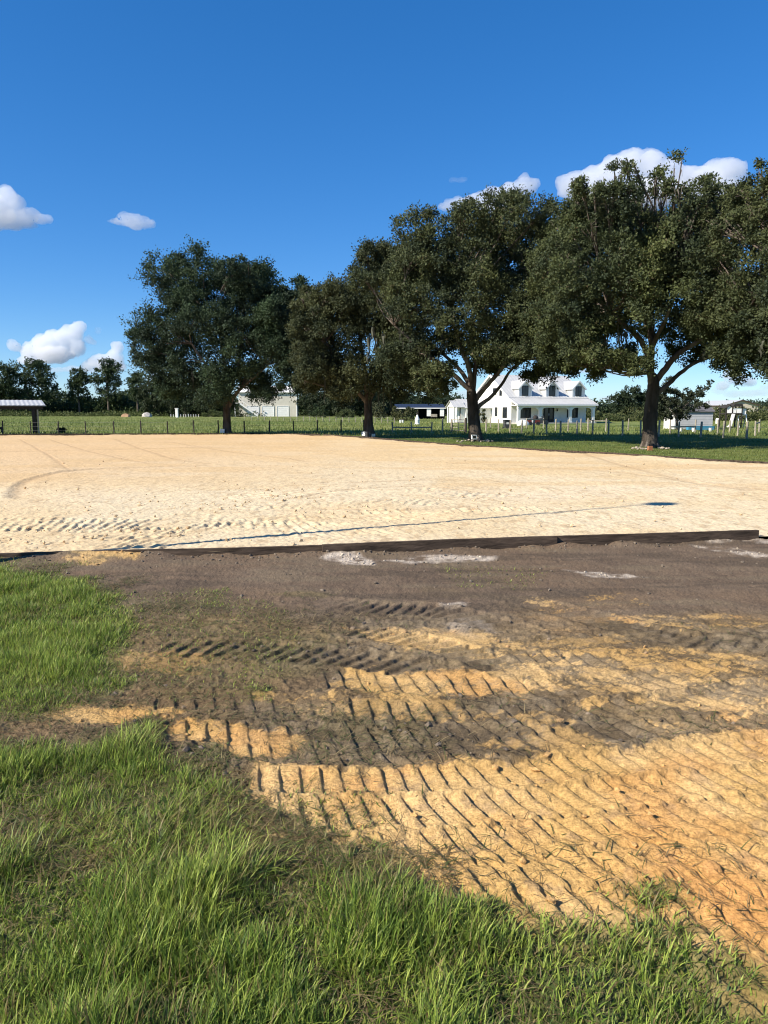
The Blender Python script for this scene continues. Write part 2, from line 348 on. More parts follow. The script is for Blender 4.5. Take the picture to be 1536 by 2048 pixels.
def near_height(x, y, orange):
    z = .018 * fbm(x * .8, y * .8, 2, 3) + (.012 - .007 * orange) * fbm(x * 3.3, y * 3.3, 9, 4)
    smooth = sstep(5.7, 6.4, y + .35 * fbm(x * .8, y * .8, 61, 3))            # levelled grey strip along the board
    rough = (1 - .5 * smooth); z += smooth * .009 * fbm(x * 1.8, y * 5.5, 63, 5)
    clod = np.abs(fbm(x * 11, y * 11, 71, 4)); z += rough * (.022 * (.28 - clod)) * (1 - .8 * orange)
    z += .006 * rough * (1 - .5 * orange) * fbm(x * 34, y * 34, 77, 3) + .003 * fbm(x * 80, y * 80, 79, 2)
    for path, hw, sp, sl, amp, sink, wear in TRACKS:
        P = [np.array(at(px, py)[:2]) for px, py in path]
        if path[-1][0] >= 1800: P.append(P[-1] + (P[-1] - P[-2]) / np.hypot(*(P[-1] - P[-2])) * 2.2)
        a = np.array(P); lo = a.min(0) - hw * 2; hi = a.max(0) + hw * 2
        m = (x > lo[0]) & (x < hi[0]) & (y > lo[1]) & (y < hi[1])
        if not m.any(): continue
        xs, ys = x[m], y[m]
        U, V, L = track_uv(xs, ys, P)
        V = V + .012 * fbm(xs * 6, ys * 6, 83, 3)
        inn = sstep(hw, hw * .82, np.abs(V)) * sstep(0, .15, U) * sstep(L, L - .15, U)
        worn = .25 + .75 * sstep(-.95 + wear * 1.4, -.35 + wear * 1.4, fbm(xs * 2.2, ys * 2.2, 91 + int(hw * 999 + sl * 37), 4))
        ph = (U + sl * V) / sp + .07 * fbm(xs * 9, ys * 9, 93, 3) + .10 * fbm(xs * 1.5, ys * 1.5, 94, 2)
        fr = ph - np.floor(ph); jit = h2(np.floor(ph), np.zeros_like(ph), 5)
        prof = np.where(fr < .66, sstep(0, .66, fr), 1 - sstep(.78, .93, fr))
        prof *= sstep(1.0, .86, np.abs(V) / hw) * .4 + .6
        h = inn * (worn * amp * (.5 + .75 * vn(xs * 16, ys * 16, 97)) * (.85 + .3 * jit) * (prof - .42) - sink)
        berm = np.exp(-((np.abs(V) - hw * 1.12) / .035) ** 2) * .016 * (.6 + .9 * fbm(xs * 14, ys * 14, 99, 3))
        z[m] = z[m] * (1 - .45 * inn) + h + berm * (1 - wear)
        ny = np.interp(x, NBX, NBY) - y                                           # soil thrown up against the edging board
    z += .045 * sstep(-2.0, -3.6, x) * sstep(.5, .0, ny)
    z += .05 * sstep(.22, .0, ny) * np.clip(.35 + 1.1 * fbm(x * 2.6, y * 2.6, 121, 4), 0, 1.2)
    return z
X, Y, Q = fan_rows(-420, 1960, 1500, lambda u: np.full(u.shape, 2330.0), near_y, 1000, wide=3700)
O_, PL_, G_, TR_, LU_ = near_masks(X, Y)
Z = near_height(X, Y, O_)
rs = np.interp(X, [-40, 1.0, 4.2, 40], [0, 0, .0, .0])
Z = Z - .012 * sstep(.3, .9, LU_) + .05 * sstep(.5, 1, LU_) * (fbm(X * 2.1, Y * 2.1, 101, 3) * .6 + .2)
n1 = fbm(X * 2.3, Y * 2.3, 111, 5); n2 = fbm(X * 13, Y * 13, 113, 4); n3 = fbm(X * .6, Y * 1.1, 115, 3)
mud = mixc(lin(.088, .066, .045), lin(.2, .156, .11), sstep(-.3, .5, n1 * .7 + n2 * .5))
mud = mixc(mud, lin(.19, .125, .07), .6 * sstep(.1, .5, n3))
mud = mixc(mud, lin(.135, .096, .074), sstep(5.7, 6.5, Y + .3 * n1) * .75)
org = mixc(lin(.42, .26, .095), lin(.50, .33, .145), sstep(-.4, .4, n1)); org = mixc(org, lin(.40, .20, .065), .5 * sstep(.15, .5, fbm(X * 1.6, Y * 1.6, 117, 4)))
org = mixc(org, lin(.25, .17, .10), .45 * sstep(.25, .55, n2))
mud = mixc(mud, lin(.24, .175, .105), .55 * sstep(.0, .45, fbm(X * 2.7, Y * 5, 119, 5)) * sstep(6.2, 5.4, Y))
st_ = fbm(X * 1.0, Y * 4.5, 131, 6); sm_ = sstep(5.6, 6.3, Y)
mud = mixc(mud, lin(.155, .122, .088), .5 * sm_ * sstep(.08, .4, st_)); mud = mixc(mud, lin(.07, .055, .043), .5 * sm_ * sstep(.08, .4, -st_)); mud = mixc(mud, lin(.15, .13, .055), .35 * sstep(.1, .4, fbm(X * 1.5, Y * 3, 133, 5)) * sstep(2, -2, X))
mud = mud * np.array([1.0, .99, .90], np.float32)
org = mixc(org, lin(.43, .20, .06), .7 * sstep(.5, .1, np.hypot(X - 1.2, (Y - 2.45) * .9) + .25 * fbm(X * 3, Y * 3, 135, 4)))
C = mixc(mud, org, O_)
C = mixc(C, mixc(lin(.55, .47, .38), lin(.34, .29, .24), sstep(-.2, .4, n2)), PL_)
turf = mixc(lin(.055, .07, .022), lin(.13, .125, .05), sstep(-.2, .5, n1 + .4 * n2 + .5 * TR_))
C = mixc(C, turf, np.clip(LU_ * 1.2, 0, 1) * (1 - .55 * TR_ * sstep(.0, .35, n1)))
C = mixc(C, turf, np.clip(G_, 0, .5))
gm = np_mesh('soil_ground', np.stack([X, Y, Z], 1), Q, C, True)
near_ground = tag(link('soil_ground', gm, M['soil']), kind='structure')
# ------------------------------------------------------------------ arena sand
X, Y, Q = fan_rows(-560, 2100, 1150, near_y, far_y, 620, .8)
v = np.tile(np.linspace(0, 1, 620)[:, None] ** .8, (1, 1150)).ravel()
Z = .05 + .03 * fbm(X * .35, Y * .35, 201, 3)
edge = sstep(0, .012, v)
Z += .010 * fbm(X * 3.2, Y * 2.2, 203, 3) + .011 * np.abs(fbm(X * 9, Y * 6, 205, 3)) + .006 * fbm(X * 22, Y * 22, 207, 2)
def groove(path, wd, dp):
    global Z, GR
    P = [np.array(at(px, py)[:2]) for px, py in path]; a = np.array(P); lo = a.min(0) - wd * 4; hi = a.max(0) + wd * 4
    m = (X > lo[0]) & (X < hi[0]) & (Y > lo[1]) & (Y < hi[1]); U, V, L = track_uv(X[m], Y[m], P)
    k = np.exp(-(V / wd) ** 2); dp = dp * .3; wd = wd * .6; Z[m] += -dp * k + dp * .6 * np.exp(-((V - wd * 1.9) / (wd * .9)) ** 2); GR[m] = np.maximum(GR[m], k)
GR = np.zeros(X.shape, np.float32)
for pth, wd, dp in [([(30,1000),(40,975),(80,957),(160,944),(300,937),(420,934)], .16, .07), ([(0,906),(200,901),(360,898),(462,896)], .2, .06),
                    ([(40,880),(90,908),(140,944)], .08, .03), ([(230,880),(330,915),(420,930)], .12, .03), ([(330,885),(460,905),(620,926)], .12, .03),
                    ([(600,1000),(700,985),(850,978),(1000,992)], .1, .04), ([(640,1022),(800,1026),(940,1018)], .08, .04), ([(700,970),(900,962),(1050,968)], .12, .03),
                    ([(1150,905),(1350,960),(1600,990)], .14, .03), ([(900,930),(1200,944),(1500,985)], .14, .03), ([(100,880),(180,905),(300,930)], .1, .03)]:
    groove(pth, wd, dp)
for path, hw, sp, sl, amp in [([(-300,1056),(60,1054),(240,1056),(460,1068)], .75, .15, .25, .034), ([(80,1092),(200,1089),(330,1092),(470,1101)], .5, .15, -.1, .036), ([(250,1066),(420,1064),(620,1062),(860,1052)], .95, .165, .2, .026),
                              ([(300,1040),(450,1042),(650,1046),(900,1030)], .6, .2, .3, .024), ([(420,1000),(620,988),(820,985),(1020,1000)], .7, .22, .4, .026), ([(480,1020),(700,1012),(900,1010)], .5, .2, -.4, .026), ([(700,1030),(900,1026),(1100,1024)], .3, .17, 0, .03)]:
    P = [np.array(at(px, py)[:2]) for px, py in path]; U, V, L = track_uv(X, Y, P)
    ph = (U + sl * V) / sp + .3 * fbm(X * 4, Y * 4, 211, 3); fr = ph - np.floor(ph)
    w_ = sstep(hw, hw * .7, np.abs(V)) * sstep(-.3, .2, fbm(X * 1.3, Y * 1.3, 213, 3) + .1) * (.45 + .55 * sstep(-.3, .3, fbm(X * 7, Y * 7, 217, 2))) * sstep(0, .3, U) * sstep(L, L - .3, U)
    Z += w_ * amp * (np.where(fr < .7, fr / .7, (1 - fr) / .3) - .5)
# heaped loose rim along the far edges
Z += .05 * sstep(.965, .99, v) * (.5 + .9 * fbm(X * 1.2, Y * 1.2, 215, 3)) - .1 * sstep(.994, 1, v)
Z = Z * edge + (1 - edge) * .06
n1 = fbm(X * .5, Y * .35, 221, 4); n2 = fbm(X * 5, Y * 5, 223, 4); n3 = fbm(X * .12, Y * .25, 225, 3)
far = sstep(14, 30, Y); left = sstep(2, -12, X)
C = mixc(lin(.66, .545, .36), lin(.63, .475, .27), np.clip(sstep(-.3, .4, n1) * .7 + .25 * far, 0, 1))
C = mixc(C, lin(.66, .46, .24), .6 * far * (.5 + .5 * left))
C = mixc(C, lin(.62, .42, .23), .5 * left * sstep(13, 20, Y))
C = mixc(C, lin(.72, .63, .48), .7 * sstep(.0, .5, n3 + .35 * n1) * sstep(3.2, 0, np.abs(Y - 14.5)) * sstep(9, 2, np.abs(X)))
C = mixc(C, lin(.42, .29, .16), .5 * sstep(.1, .5, fbm(X * 9, Y * 5, 227, 4)) * sstep(34, 12, Y))
C = mixc(C, lin(.60, .42, .22), .6 * sstep(.0, .4, fbm(X * .22, Y * .9, 229, 4)) * sstep(14, 18, Y))
C = mixc(C, lin(.36, .24, .14), .38 * np.clip(GR, 0, 1))  # groove lines darkened in the sand colour for ridge shade too fine to resolve
C = C * .93
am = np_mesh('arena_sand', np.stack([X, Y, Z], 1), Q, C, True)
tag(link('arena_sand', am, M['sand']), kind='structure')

# ------------------------------------------------------------------ pasture to the horizon, with the worn soil along the arena
bnd = [tuple(at(px, py)[:2]) for px, py in FAR]
inner = [tuple(at(px, py)[:2]) for px, py in [(-560, 1010)] + [(px, py + .6) for px, py in FAR if -560 < px < 2100] + [(2090, 1020), (5500, 1075), (5500, 2285), (-3950, 2285), (-3950, 1140)]]
def axis(n, s, e): t = np.linspace(-1, 1, n); return np.sign(t) * (np.abs(t) ** e) * s
def lawn_height(x, y): return .05 * fbm(x * .2, y * .2, 301, 2) - .02 + .0055 * np.clip(y - 100, 0, 400) * .2
gx = axis(420, 900, 2.2); gy = np.concatenate([np.linspace(-60, 0, 16)[:-1], np.linspace(0, 70, 300), 70 + (np.linspace(0, 1, 260)[1:] ** 2) * 1500])
GX, GY = np.meshgrid(gx, gy); X, Y = GX.ravel(), GY.ravel()
d = sdpoly(X, Y, inner)
Z = lawn_height(X, Y); Z = np.where(d < -.15, -.35, Z)
nc = len(gx); i = np.arange((len(gy) - 1) * nc).reshape(-1, nc)[:, :-1].ravel(); Q = np.stack([i, i + 1, i + nc + 1, i + nc], 1)
n1 = fbm(X * .11, Y * .16, 311, 4); n2 = fbm(X * .9, Y * .9, 313, 4)
lawn = mixc(lin(.08, .115, .026), lin(.14, .155, .042), sstep(-.4, .5, n2 * .6 + n1))
past = mixc(lin(.13, .17, .045), lin(.21, .22, .075), sstep(-.3, .5, n1 + .3 * n2))
C = mixc(lawn, past, sstep(48, 56, Y + .0 * X))
bare = sstep(1.0, .35, d + .5 * n2) * (Y > 6)
C = mixc(C, lin(.085, .062, .042), np.clip(bare, 0, 1))
C = mixc(C, lin(.34, .25, .13), .75 * sstep(.35, .1, np.abs(Y - 45 + .25 * (X - 3) + .5 * n2)) * sstep(-1, .5, X) * sstep(7, 5.5, X))
tag(link('pasture_ground', np_mesh('pasture_ground', np.stack([X, Y, Z], 1), Q, C, True), M['field']), kind='structure')

# ------------------------------------------------------------------ grass blades (nobody could count them)
def blades(name, x, y, z0, L, Wd, lean, az, cols, m, droop=.35, segs=3):
    n = len(x); t = np.linspace(0, 1, segs + 1)
    dx, dy = np.cos(az), np.sin(az); sx, sy = -dy, dx
    a0 = np.random.default_rng(5).uniform(-.6, .6, n); sx, sy = sx * np.cos(a0) - sy * np.sin(a0), sx * np.sin(a0) + sy * np.cos(a0)
    V = np.zeros((n, segs + 1, 2, 3), np.float32); Cc = np.zeros((n, segs + 1, 2, 3), np.float32)
    px, py, pz = x.copy(), y.copy(), z0.copy()
    for k in range(segs + 1):
        wk = Wd * (1 - t[k] ** 1.6 * .93) / 2
        V[:, k, 0] = np.stack([px - sx * wk, py - sy * wk, pz], 1); V[:, k, 1] = np.stack([px + sx * wk, py + sy * wk, pz], 1)
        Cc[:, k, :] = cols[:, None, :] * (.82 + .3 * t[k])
        ang = lean + droop * lean * t[k] * 1.8 + .25 * t[k]; ang = np.clip(ang, 0, 1.75); st = L / segs
        px = px + dx * np.sin(ang) * st; py = py + dy * np.sin(ang) * st; pz = pz + np.cos(ang) * st
    b = (np.arange(n) * (segs + 1) * 2)[:, None] + (np.arange(segs) * 2)[None, :]; b = b.ravel()
    return np_mesh(name, V.reshape(-1, 3), np.stack([b, b + 1, b + 3, b + 2], 1), Cc.reshape(-1, 3), True)
R = np.random.default_rng(11)
def scatter_near(N, ylo, yhi, k=.75):
    y = np.sqrt(R.uniform(ylo ** 2, yhi ** 2, N)) if k else R.uniform(ylo, yhi, N)
    x = y * R.uniform(-k, k, N); return x, y
def gheight(x, y, o): return near_height(x, y, o)
N = 2600000
x, y = scatter_near(N, 1.2, 8.3, 1.5)
o_, p_, g_, t_, l_ = near_masks(x, y)
patch = sstep(-.4, .35, fbm(x * 2.6, y * 2.6, 401, 4)); tuft = sstep(.0, .45, fbm(x * 5, y * 5, 403, 3))
dens = g_ * (.45 + .55 * patch) * np.clip(1.5 - .12 * y, .5, 1)
keep = R.uniform(0, 1, N) < dens
x, y, o_, g_, t_, l_, patch, tuft = [q[keep] for q in (x, y, o_, g_, t_, l_, patch, tuft)]
n = len(x); print('near blades', n)
z = gheight(x, y, o_) - .012 * sstep(.3, .9, l_) + .05 * sstep(.5, 1, l_) * (fbm(x * 2.1, y * 2.1, 101, 3) * .6 + .2) - .006
front = sstep(3.15, 2.5, y + .15 * x)
L = (.03 + .040 * l_ * (.25 + patch) + .055 * front * l_ * (.2 + .95 * patch) + .03 * tuft * l_) * R.uniform(.55, 1.35, n) * (1 - .15 * t_)
tall = sstep(.22, .05, np.hypot(x - at(270,1500)[0], (y - at(270,1500)[1]) * 1.0)); L += .10 * tall * R.uniform(.5, 1.2, n)
tall2 = sstep(.16, .02, np.hypot(x - at(1290,1815)[0], (y - at(1290,1815)[1]) * 1.0)); L += .07 * tall2
L *= .88 * np.clip(.8 + .06 * y, .9, 1.3)
flat = (R.uniform(0, 1, n) < .2) * R.uniform(.5, 1.1, n)
lean = np.clip(np.abs(R.normal(0, .45, n)) + .08 + flat + .5 * t_ * R.uniform(.2, 1.2, n) + .55 * (1 - l_) * R.uniform(.2, 1, n), 0, 1.45)
az = R.uniform(0, 2 * np.pi, n); az = np.where(R.uniform(0, 1, n) < .1, .3 + R.normal(0, .6, n), az)
Wd = R.uniform(.003, .0068, n) * (1 + .06 * y)
hue = R.uniform(0, 1, n); pn = fbm(x * 1.7, y * 1.7, 411, 3)
cols = mixc(lin(.14, .225, .03), lin(.38, .45, .085), np.clip(hue + .5 * pn, 0, 1)); cols = mixc(cols, lin(.045, .085, .028), (R.uniform(0, 1, n) < .25) * .7)
straw = (R.uniform(0, 1, n) < (0.13 + .24 * t_ + .35 * (1 - l_) + .2 * sstep(.2, .5, -pn))).astype(np.float32)
cols = mixc(cols, mixc(lin(.30, .235, .11), lin(.20, .13, .06), R.uniform(0, 1, n)), straw * R.uniform(.5, 1, n))
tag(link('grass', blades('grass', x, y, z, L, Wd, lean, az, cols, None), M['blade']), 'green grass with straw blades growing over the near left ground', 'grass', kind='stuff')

# flattened dry straw and torn grass on the soil
N = 260000
x, y = scatter_near(N, 1.6, 8.0)
o_, p_, g_, t_, l_ = near_masks(x, y)
near_g = np.zeros(N, np.float32)
dl = np.minimum(sdpoly(x, y, gpoly(G_LOW)), sdpoly(x, y, gpoly(G_LUSH)))
brn = sstep(2.6, .2, dl) * sstep(6.9, 6.2, y) * sstep(-.35, .3, fbm(x * 1.6, y * 1.6, 435, 4))
pr = (.3 * t_ + .30 * brn + .55 * sstep(.7, .0, dl) * sstep(-.1, .4, fbm(x * 2.2, y * 2.2, 431, 3)) + .05 * sstep(.2, .5, fbm(x * 1.1, y * 1.1, 433, 3)) * sstep(6.6, 5.6, y) * (o_ < .5)) * (1 - .8 * sstep(.4, .8, o_) * (t_ < .3))
keep = R.uniform(0, 1, N) < pr
x, y, o_ = x[keep], y[keep], o_[keep]; n = len(x); print('straw', n)
z = gheight(x, y, o_) + .006
cols = mixc(lin(.36, .28, .14), lin(.15, .10, .05), R.uniform(0, 1, n)); cols = mixc(cols, lin(.09, .13, .035), (R.uniform(0, 1, n) < .36) * .85)
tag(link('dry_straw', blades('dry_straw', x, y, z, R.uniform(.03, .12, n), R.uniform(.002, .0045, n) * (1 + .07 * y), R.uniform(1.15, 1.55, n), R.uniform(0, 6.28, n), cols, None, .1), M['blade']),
    'flattened dry straw scattered on the churned soil', 'straw', kind='stuff')

# clods on the soil, crumbs on the arena
def lumps(name, x, y, z, r, cols, m, seed):
    rng = np.random.default_rng(seed); n = len(x)
    import bmesh
    bm = bmesh.new(); bmesh.ops.create_icosphere(bm, subdivisions=1, radius=1); B = np.array([v.co[:] for v in bm.verts]); bm.verts.index_update(); Fc = np.array([[v.index for v in f.verts] for f in bm.faces]); bm.free()
    V = B[None] * (1 + rng.uniform(-.38, .38, (n, len(B), 1))); V *= rng.uniform(.7, 1.35, (n, 1, 3)); V[:, :, 2] *= .75
    a = rng.uniform(0, 6.28, n); ca, sa = np.cos(a)[:, None], np.sin(a)[:, None]
    V = np.stack([V[:, :, 0] * ca - V[:, :, 1] * sa, V[:, :, 0] * sa + V[:, :, 1] * ca, V[:, :, 2]], 2) * r[:, None, None]
    V += np.stack([x, y, z], 1)[:, None]
    FF = (Fc[None] + (np.arange(n) * len(B))[:, None, None]).reshape(-1, 3)
    return np_mesh(name, V.reshape(-1, 3), FF, np.repeat(cols, len(B), 0), False)
N = 42000
x, y = scatter_near(N, 1.7, 9.3); o_, p_, g_, t_, l_ = near_masks(x, y)
ny = np.interp(x, [at(*p)[0] for p in NEAR], [at(*p)[1] for p in NEAR])
band = sstep(.35, .02, ny - y) * .5 + sstep(.1, .5, fbm(x * 1.2, y * 1.6, 441, 4)) * (.5 - .35 * o_) * sstep(6.6, 5.8, y) * .6 + .02 + .6 * p_
keep = (R.uniform(0, 1, N) < band) & (l_ < .35) & (y < ny - .02)
x, y, o_, p_ = x[keep], y[keep], o_[keep], p_[keep]; n = len(x); print('clods', n)
r = .004 + .015 * R.uniform(0, 1, n) ** 4; z = gheight(x, y, o_) + r * .25
cols = mixc(mixc(lin(.09, .072, .056), lin(.2, .16, .12), R.uniform(0, 1, n)), lin(.5, .3, .12), o_); cols = mixc(cols, lin(.55, .47, .37), p_)
tag(link('soil_clods', lumps('soil_clods', x, y, z, r, cols, None, 3), M['soil']), 'crumbled clods lying over the churned soil', 'clods', kind='stuff')
N = 14000
y = R.uniform(8.2, 26, N); x = y * R.uniform(-.72, .72, N)
ny = np.interp(x, [at(*p)[0] for p in NEAR], [at(*p)[1] for p in NEAR]); fy = np.interp(x, [b[0] for b in bnd], [b[1] for b in bnd])
c0 = np.exp(-(((x + 1.0) / 3.4) ** 2 + ((y - 13.5) / 2.2) ** 2)) + .8 * np.exp(-(((x + 3.6) / 1.6) ** 2 + ((y - 9.6) / 1.0) ** 2))
keep = (R.uniform(0, 1, N) < .02 + .6 * c0 * sstep(-.2, .3, fbm(x * 1.1, y * 1.1, 451, 3))) & (y > ny + .15) & (y < fy - .5)
x, y = x[keep], y[keep]; n = len(x); print('crumbs', n)
r = .010 + .024 * R.uniform(0, 1, n) ** 3; cols = mixc(lin(.58, .45, .29), lin(.5, .35, .2), R.uniform(0, 1, n))
tag(link('sand_crumbs', lumps('sand_crumbs', x, y, .06 + r * .2 + 0 * x, r, cols, None, 4), M['sand']), 'pale lumps of sand strewn over the raked arena', 'sand lumps', kind='stuff')

# short lawn and long pasture grass
def lawn_blades(name, x0, x1, y0, y1, N, hl, hw, keepf, c0, c1, label, segs=2):
    y = R.uniform(y0, y1, N); x = R.uniform(x0, x1, N) * (y / y1); k = keepf(x, y); x, y = x[k], y[k]; n = len(x)
    cols = mixc(lin(*c0), lin(*c1), np.clip(R.uniform(0, 1, n) * .8 + .5 * fbm(x * .2, y * .2, 461, 3), 0, 1))
    me = blades(name, x, y, lawn_height(x, y) - .02, hl * R.uniform(.5, 1.4, n), hw * R.uniform(.6, 1.4, n), np.abs(R.normal(.2, .3, n)), R.uniform(0, 6.28, n), cols, None, segs=segs)
    tag(link(name, me, M['blade']), label, 'grass', kind='stuff')
dfar = lambda x, y: sdpoly(x, y, inner)
lawn_blades('lawn_grass', -36, 42, 18, 52, 150000, .08, .022, lambda x, y: (dfar(x, y) > .75 + .3 * fbm(x * .9, y * .9, 463, 3)), (.10, .155, .034), (.21, .235, .07), 'short lawn grass growing under the row of oak trees')
lawn_blades('pasture_grass', -95, 95, 50, 165, 110000, .2, .06, lambda x, y: (R.uniform(0, 1, len(x)) < 1.2 - y / 200) & ~((x > 8) & (x < 36) & (y > 80) & (y < 112)), (.15, .2, .05), (.28, .29, .09), 'long pasture grass growing beyond the wire fence')
# ------------------------------------------------------------------ oaks
def leaf_mesh(name, P, D, size, cols, rng, N=None):
    """one folded leaf quad per row of P, lying along D, its face turned towards N"""
    n = len(P); D = D / (np.linalg.norm(D, axis=1, keepdims=True) + 1e-9)
    A = rng.normal(0, 1, (n, 3))
    if N is not None: A = A * .45 + N
    S = np.cross(D, A); S /= (np.linalg.norm(S, axis=1, keepdims=True) + 1e-9); U = np.cross(S, D)
    s = size[:, None]
    V = np.stack([P, P + D * s * .5 + S * s * .32 - U * s * .08, P + D * s, P + D * s * .5 - S * s * .32 - U * s * .08], 1)
    return np_mesh(name, V.reshape(-1, 3), np.arange(n * 4).reshape(n, 4), np.repeat(cols, 4, 0), False)
def crown_points(blobs, nsprig, rng, up=.5, rc=.62, per=16, inner=.28, each=15, thr=-.22):
    """leafy tufts through a union of ellipsoids (cx,cy,cz,rx,ry,rz); each tuft is a spray of sprigs round its own heart"""
    B = np.array(blobs, float); wt = (B[:, 3] * B[:, 5] + B[:, 3] * B[:, 4] + B[:, 4] * B[:, 5]); wt /= wt.sum()
    m = max(4, nsprig // each); k = rng.choice(len(B), m, p=wt)
    d = rng.normal(0, 1, (m, 3)); d[:, 2] += .15; d /= np.linalg.norm(d, axis=1, keepdims=True)
    r = np.where(rng.uniform(0, 1, m) < inner, rng.uniform(.2, .75, m), rng.uniform(.75, 1.0, m)); wild = rng.uniform(0, 1, m) < .10
    r = np.where(wild, rng.uniform(1.0, 1.1, m), r)
    Cn = B[k, :3] + d * r[:, None] * B[k, 3:]
    gap = fbm(Cn[:, 0] * .5 + Cn[:, 1] * .4, Cn[:, 2] * .55 - Cn[:, 1] * .35, 501, 3)
    ok = gap > thr - .25 * (r < .75); Cn, d, k, wild = Cn[ok], d[ok], k[ok], wild[ok]; m = len(Cn)
    R_ = rc * rng.uniform(.55, 1.3, m) * np.clip(B[k, 3] / 1.4, .45, 1.0) * np.where(wild, .7, 1)
    tc = rng.uniform(0, 1, m)
    sd_ = rng.normal(0, 1, (m, each, 3)); sd_ /= np.linalg.norm(sd_, axis=2, keepdims=True)
    sd_ = sd_ + (d * .55)[:, None]; sd_[:, :, 2] += up * (.7 + .8 * wild[:, None]); sd_ /= np.linalg.norm(sd_, axis=2, keepdims=True)
    L = R_[:, None] * rng.uniform(.7, 1.5, (m, each)) * (1 + .5 * wild[:, None])
    t = rng.uniform(.15, 1, (m, each, per)) ** .8
    PP = Cn[:, None, None] + sd_[:, :, None] * (L[..., None] * t)[..., None] * np.array([1, 1, .85]) + rng.normal(0, .07, (m, each, per, 3)) * (rc / .62)
    NN = (PP - Cn[:, None, None]); NN /= (np.linalg.norm(NN, axis=3, keepdims=True) + 1e-6); NN = NN + d[:, None, None] * .5; NN[..., 2] += .35
    DD = sd_[:, :, None] * .8 + rng.normal(0, .65, (m, each, per, 3))
    sh = np.broadcast_to(tc[:, None, None], (m, each, per))
    return PP.reshape(-1, 3), DD.reshape(-1, 3), sh.ravel(), NN.reshape(-1, 3)
def tubes(mb, pts, r0, r1, rng, n=9, wob=.06):
    pts = [Vector(p) for p in pts]; Q = []
    for i in range(len(pts) - 1):
        p0 = pts[max(i - 1, 0)]; p1 = pts[i]; p2 = pts[i + 1]; p3 = pts[min(i + 2, len(pts) - 1)]
        for k in range(4):
            t = k / 4; Q.append(0.5 * ((2 * p1) + (p2 - p0) * t + (2 * p0 - 5 * p1 + 4 * p2 - p3) * t * t + (3 * p1 - p0 - 3 * p2 + p3) * t ** 3))
    Q.append(pts[-1]); m = len(Q)
    for i in range(1, m - 1): Q[i] = Q[i] + Vector((rng.normal(0, wob * r0), rng.normal(0, wob * r0), rng.normal(0, wob * r0)))
    mb.tube(Q, [(r0 + (r1 - r0) * (i / (m - 1)) ** .8) * (1 + rng.uniform(-.06, .06)) for i in range(m)], n)
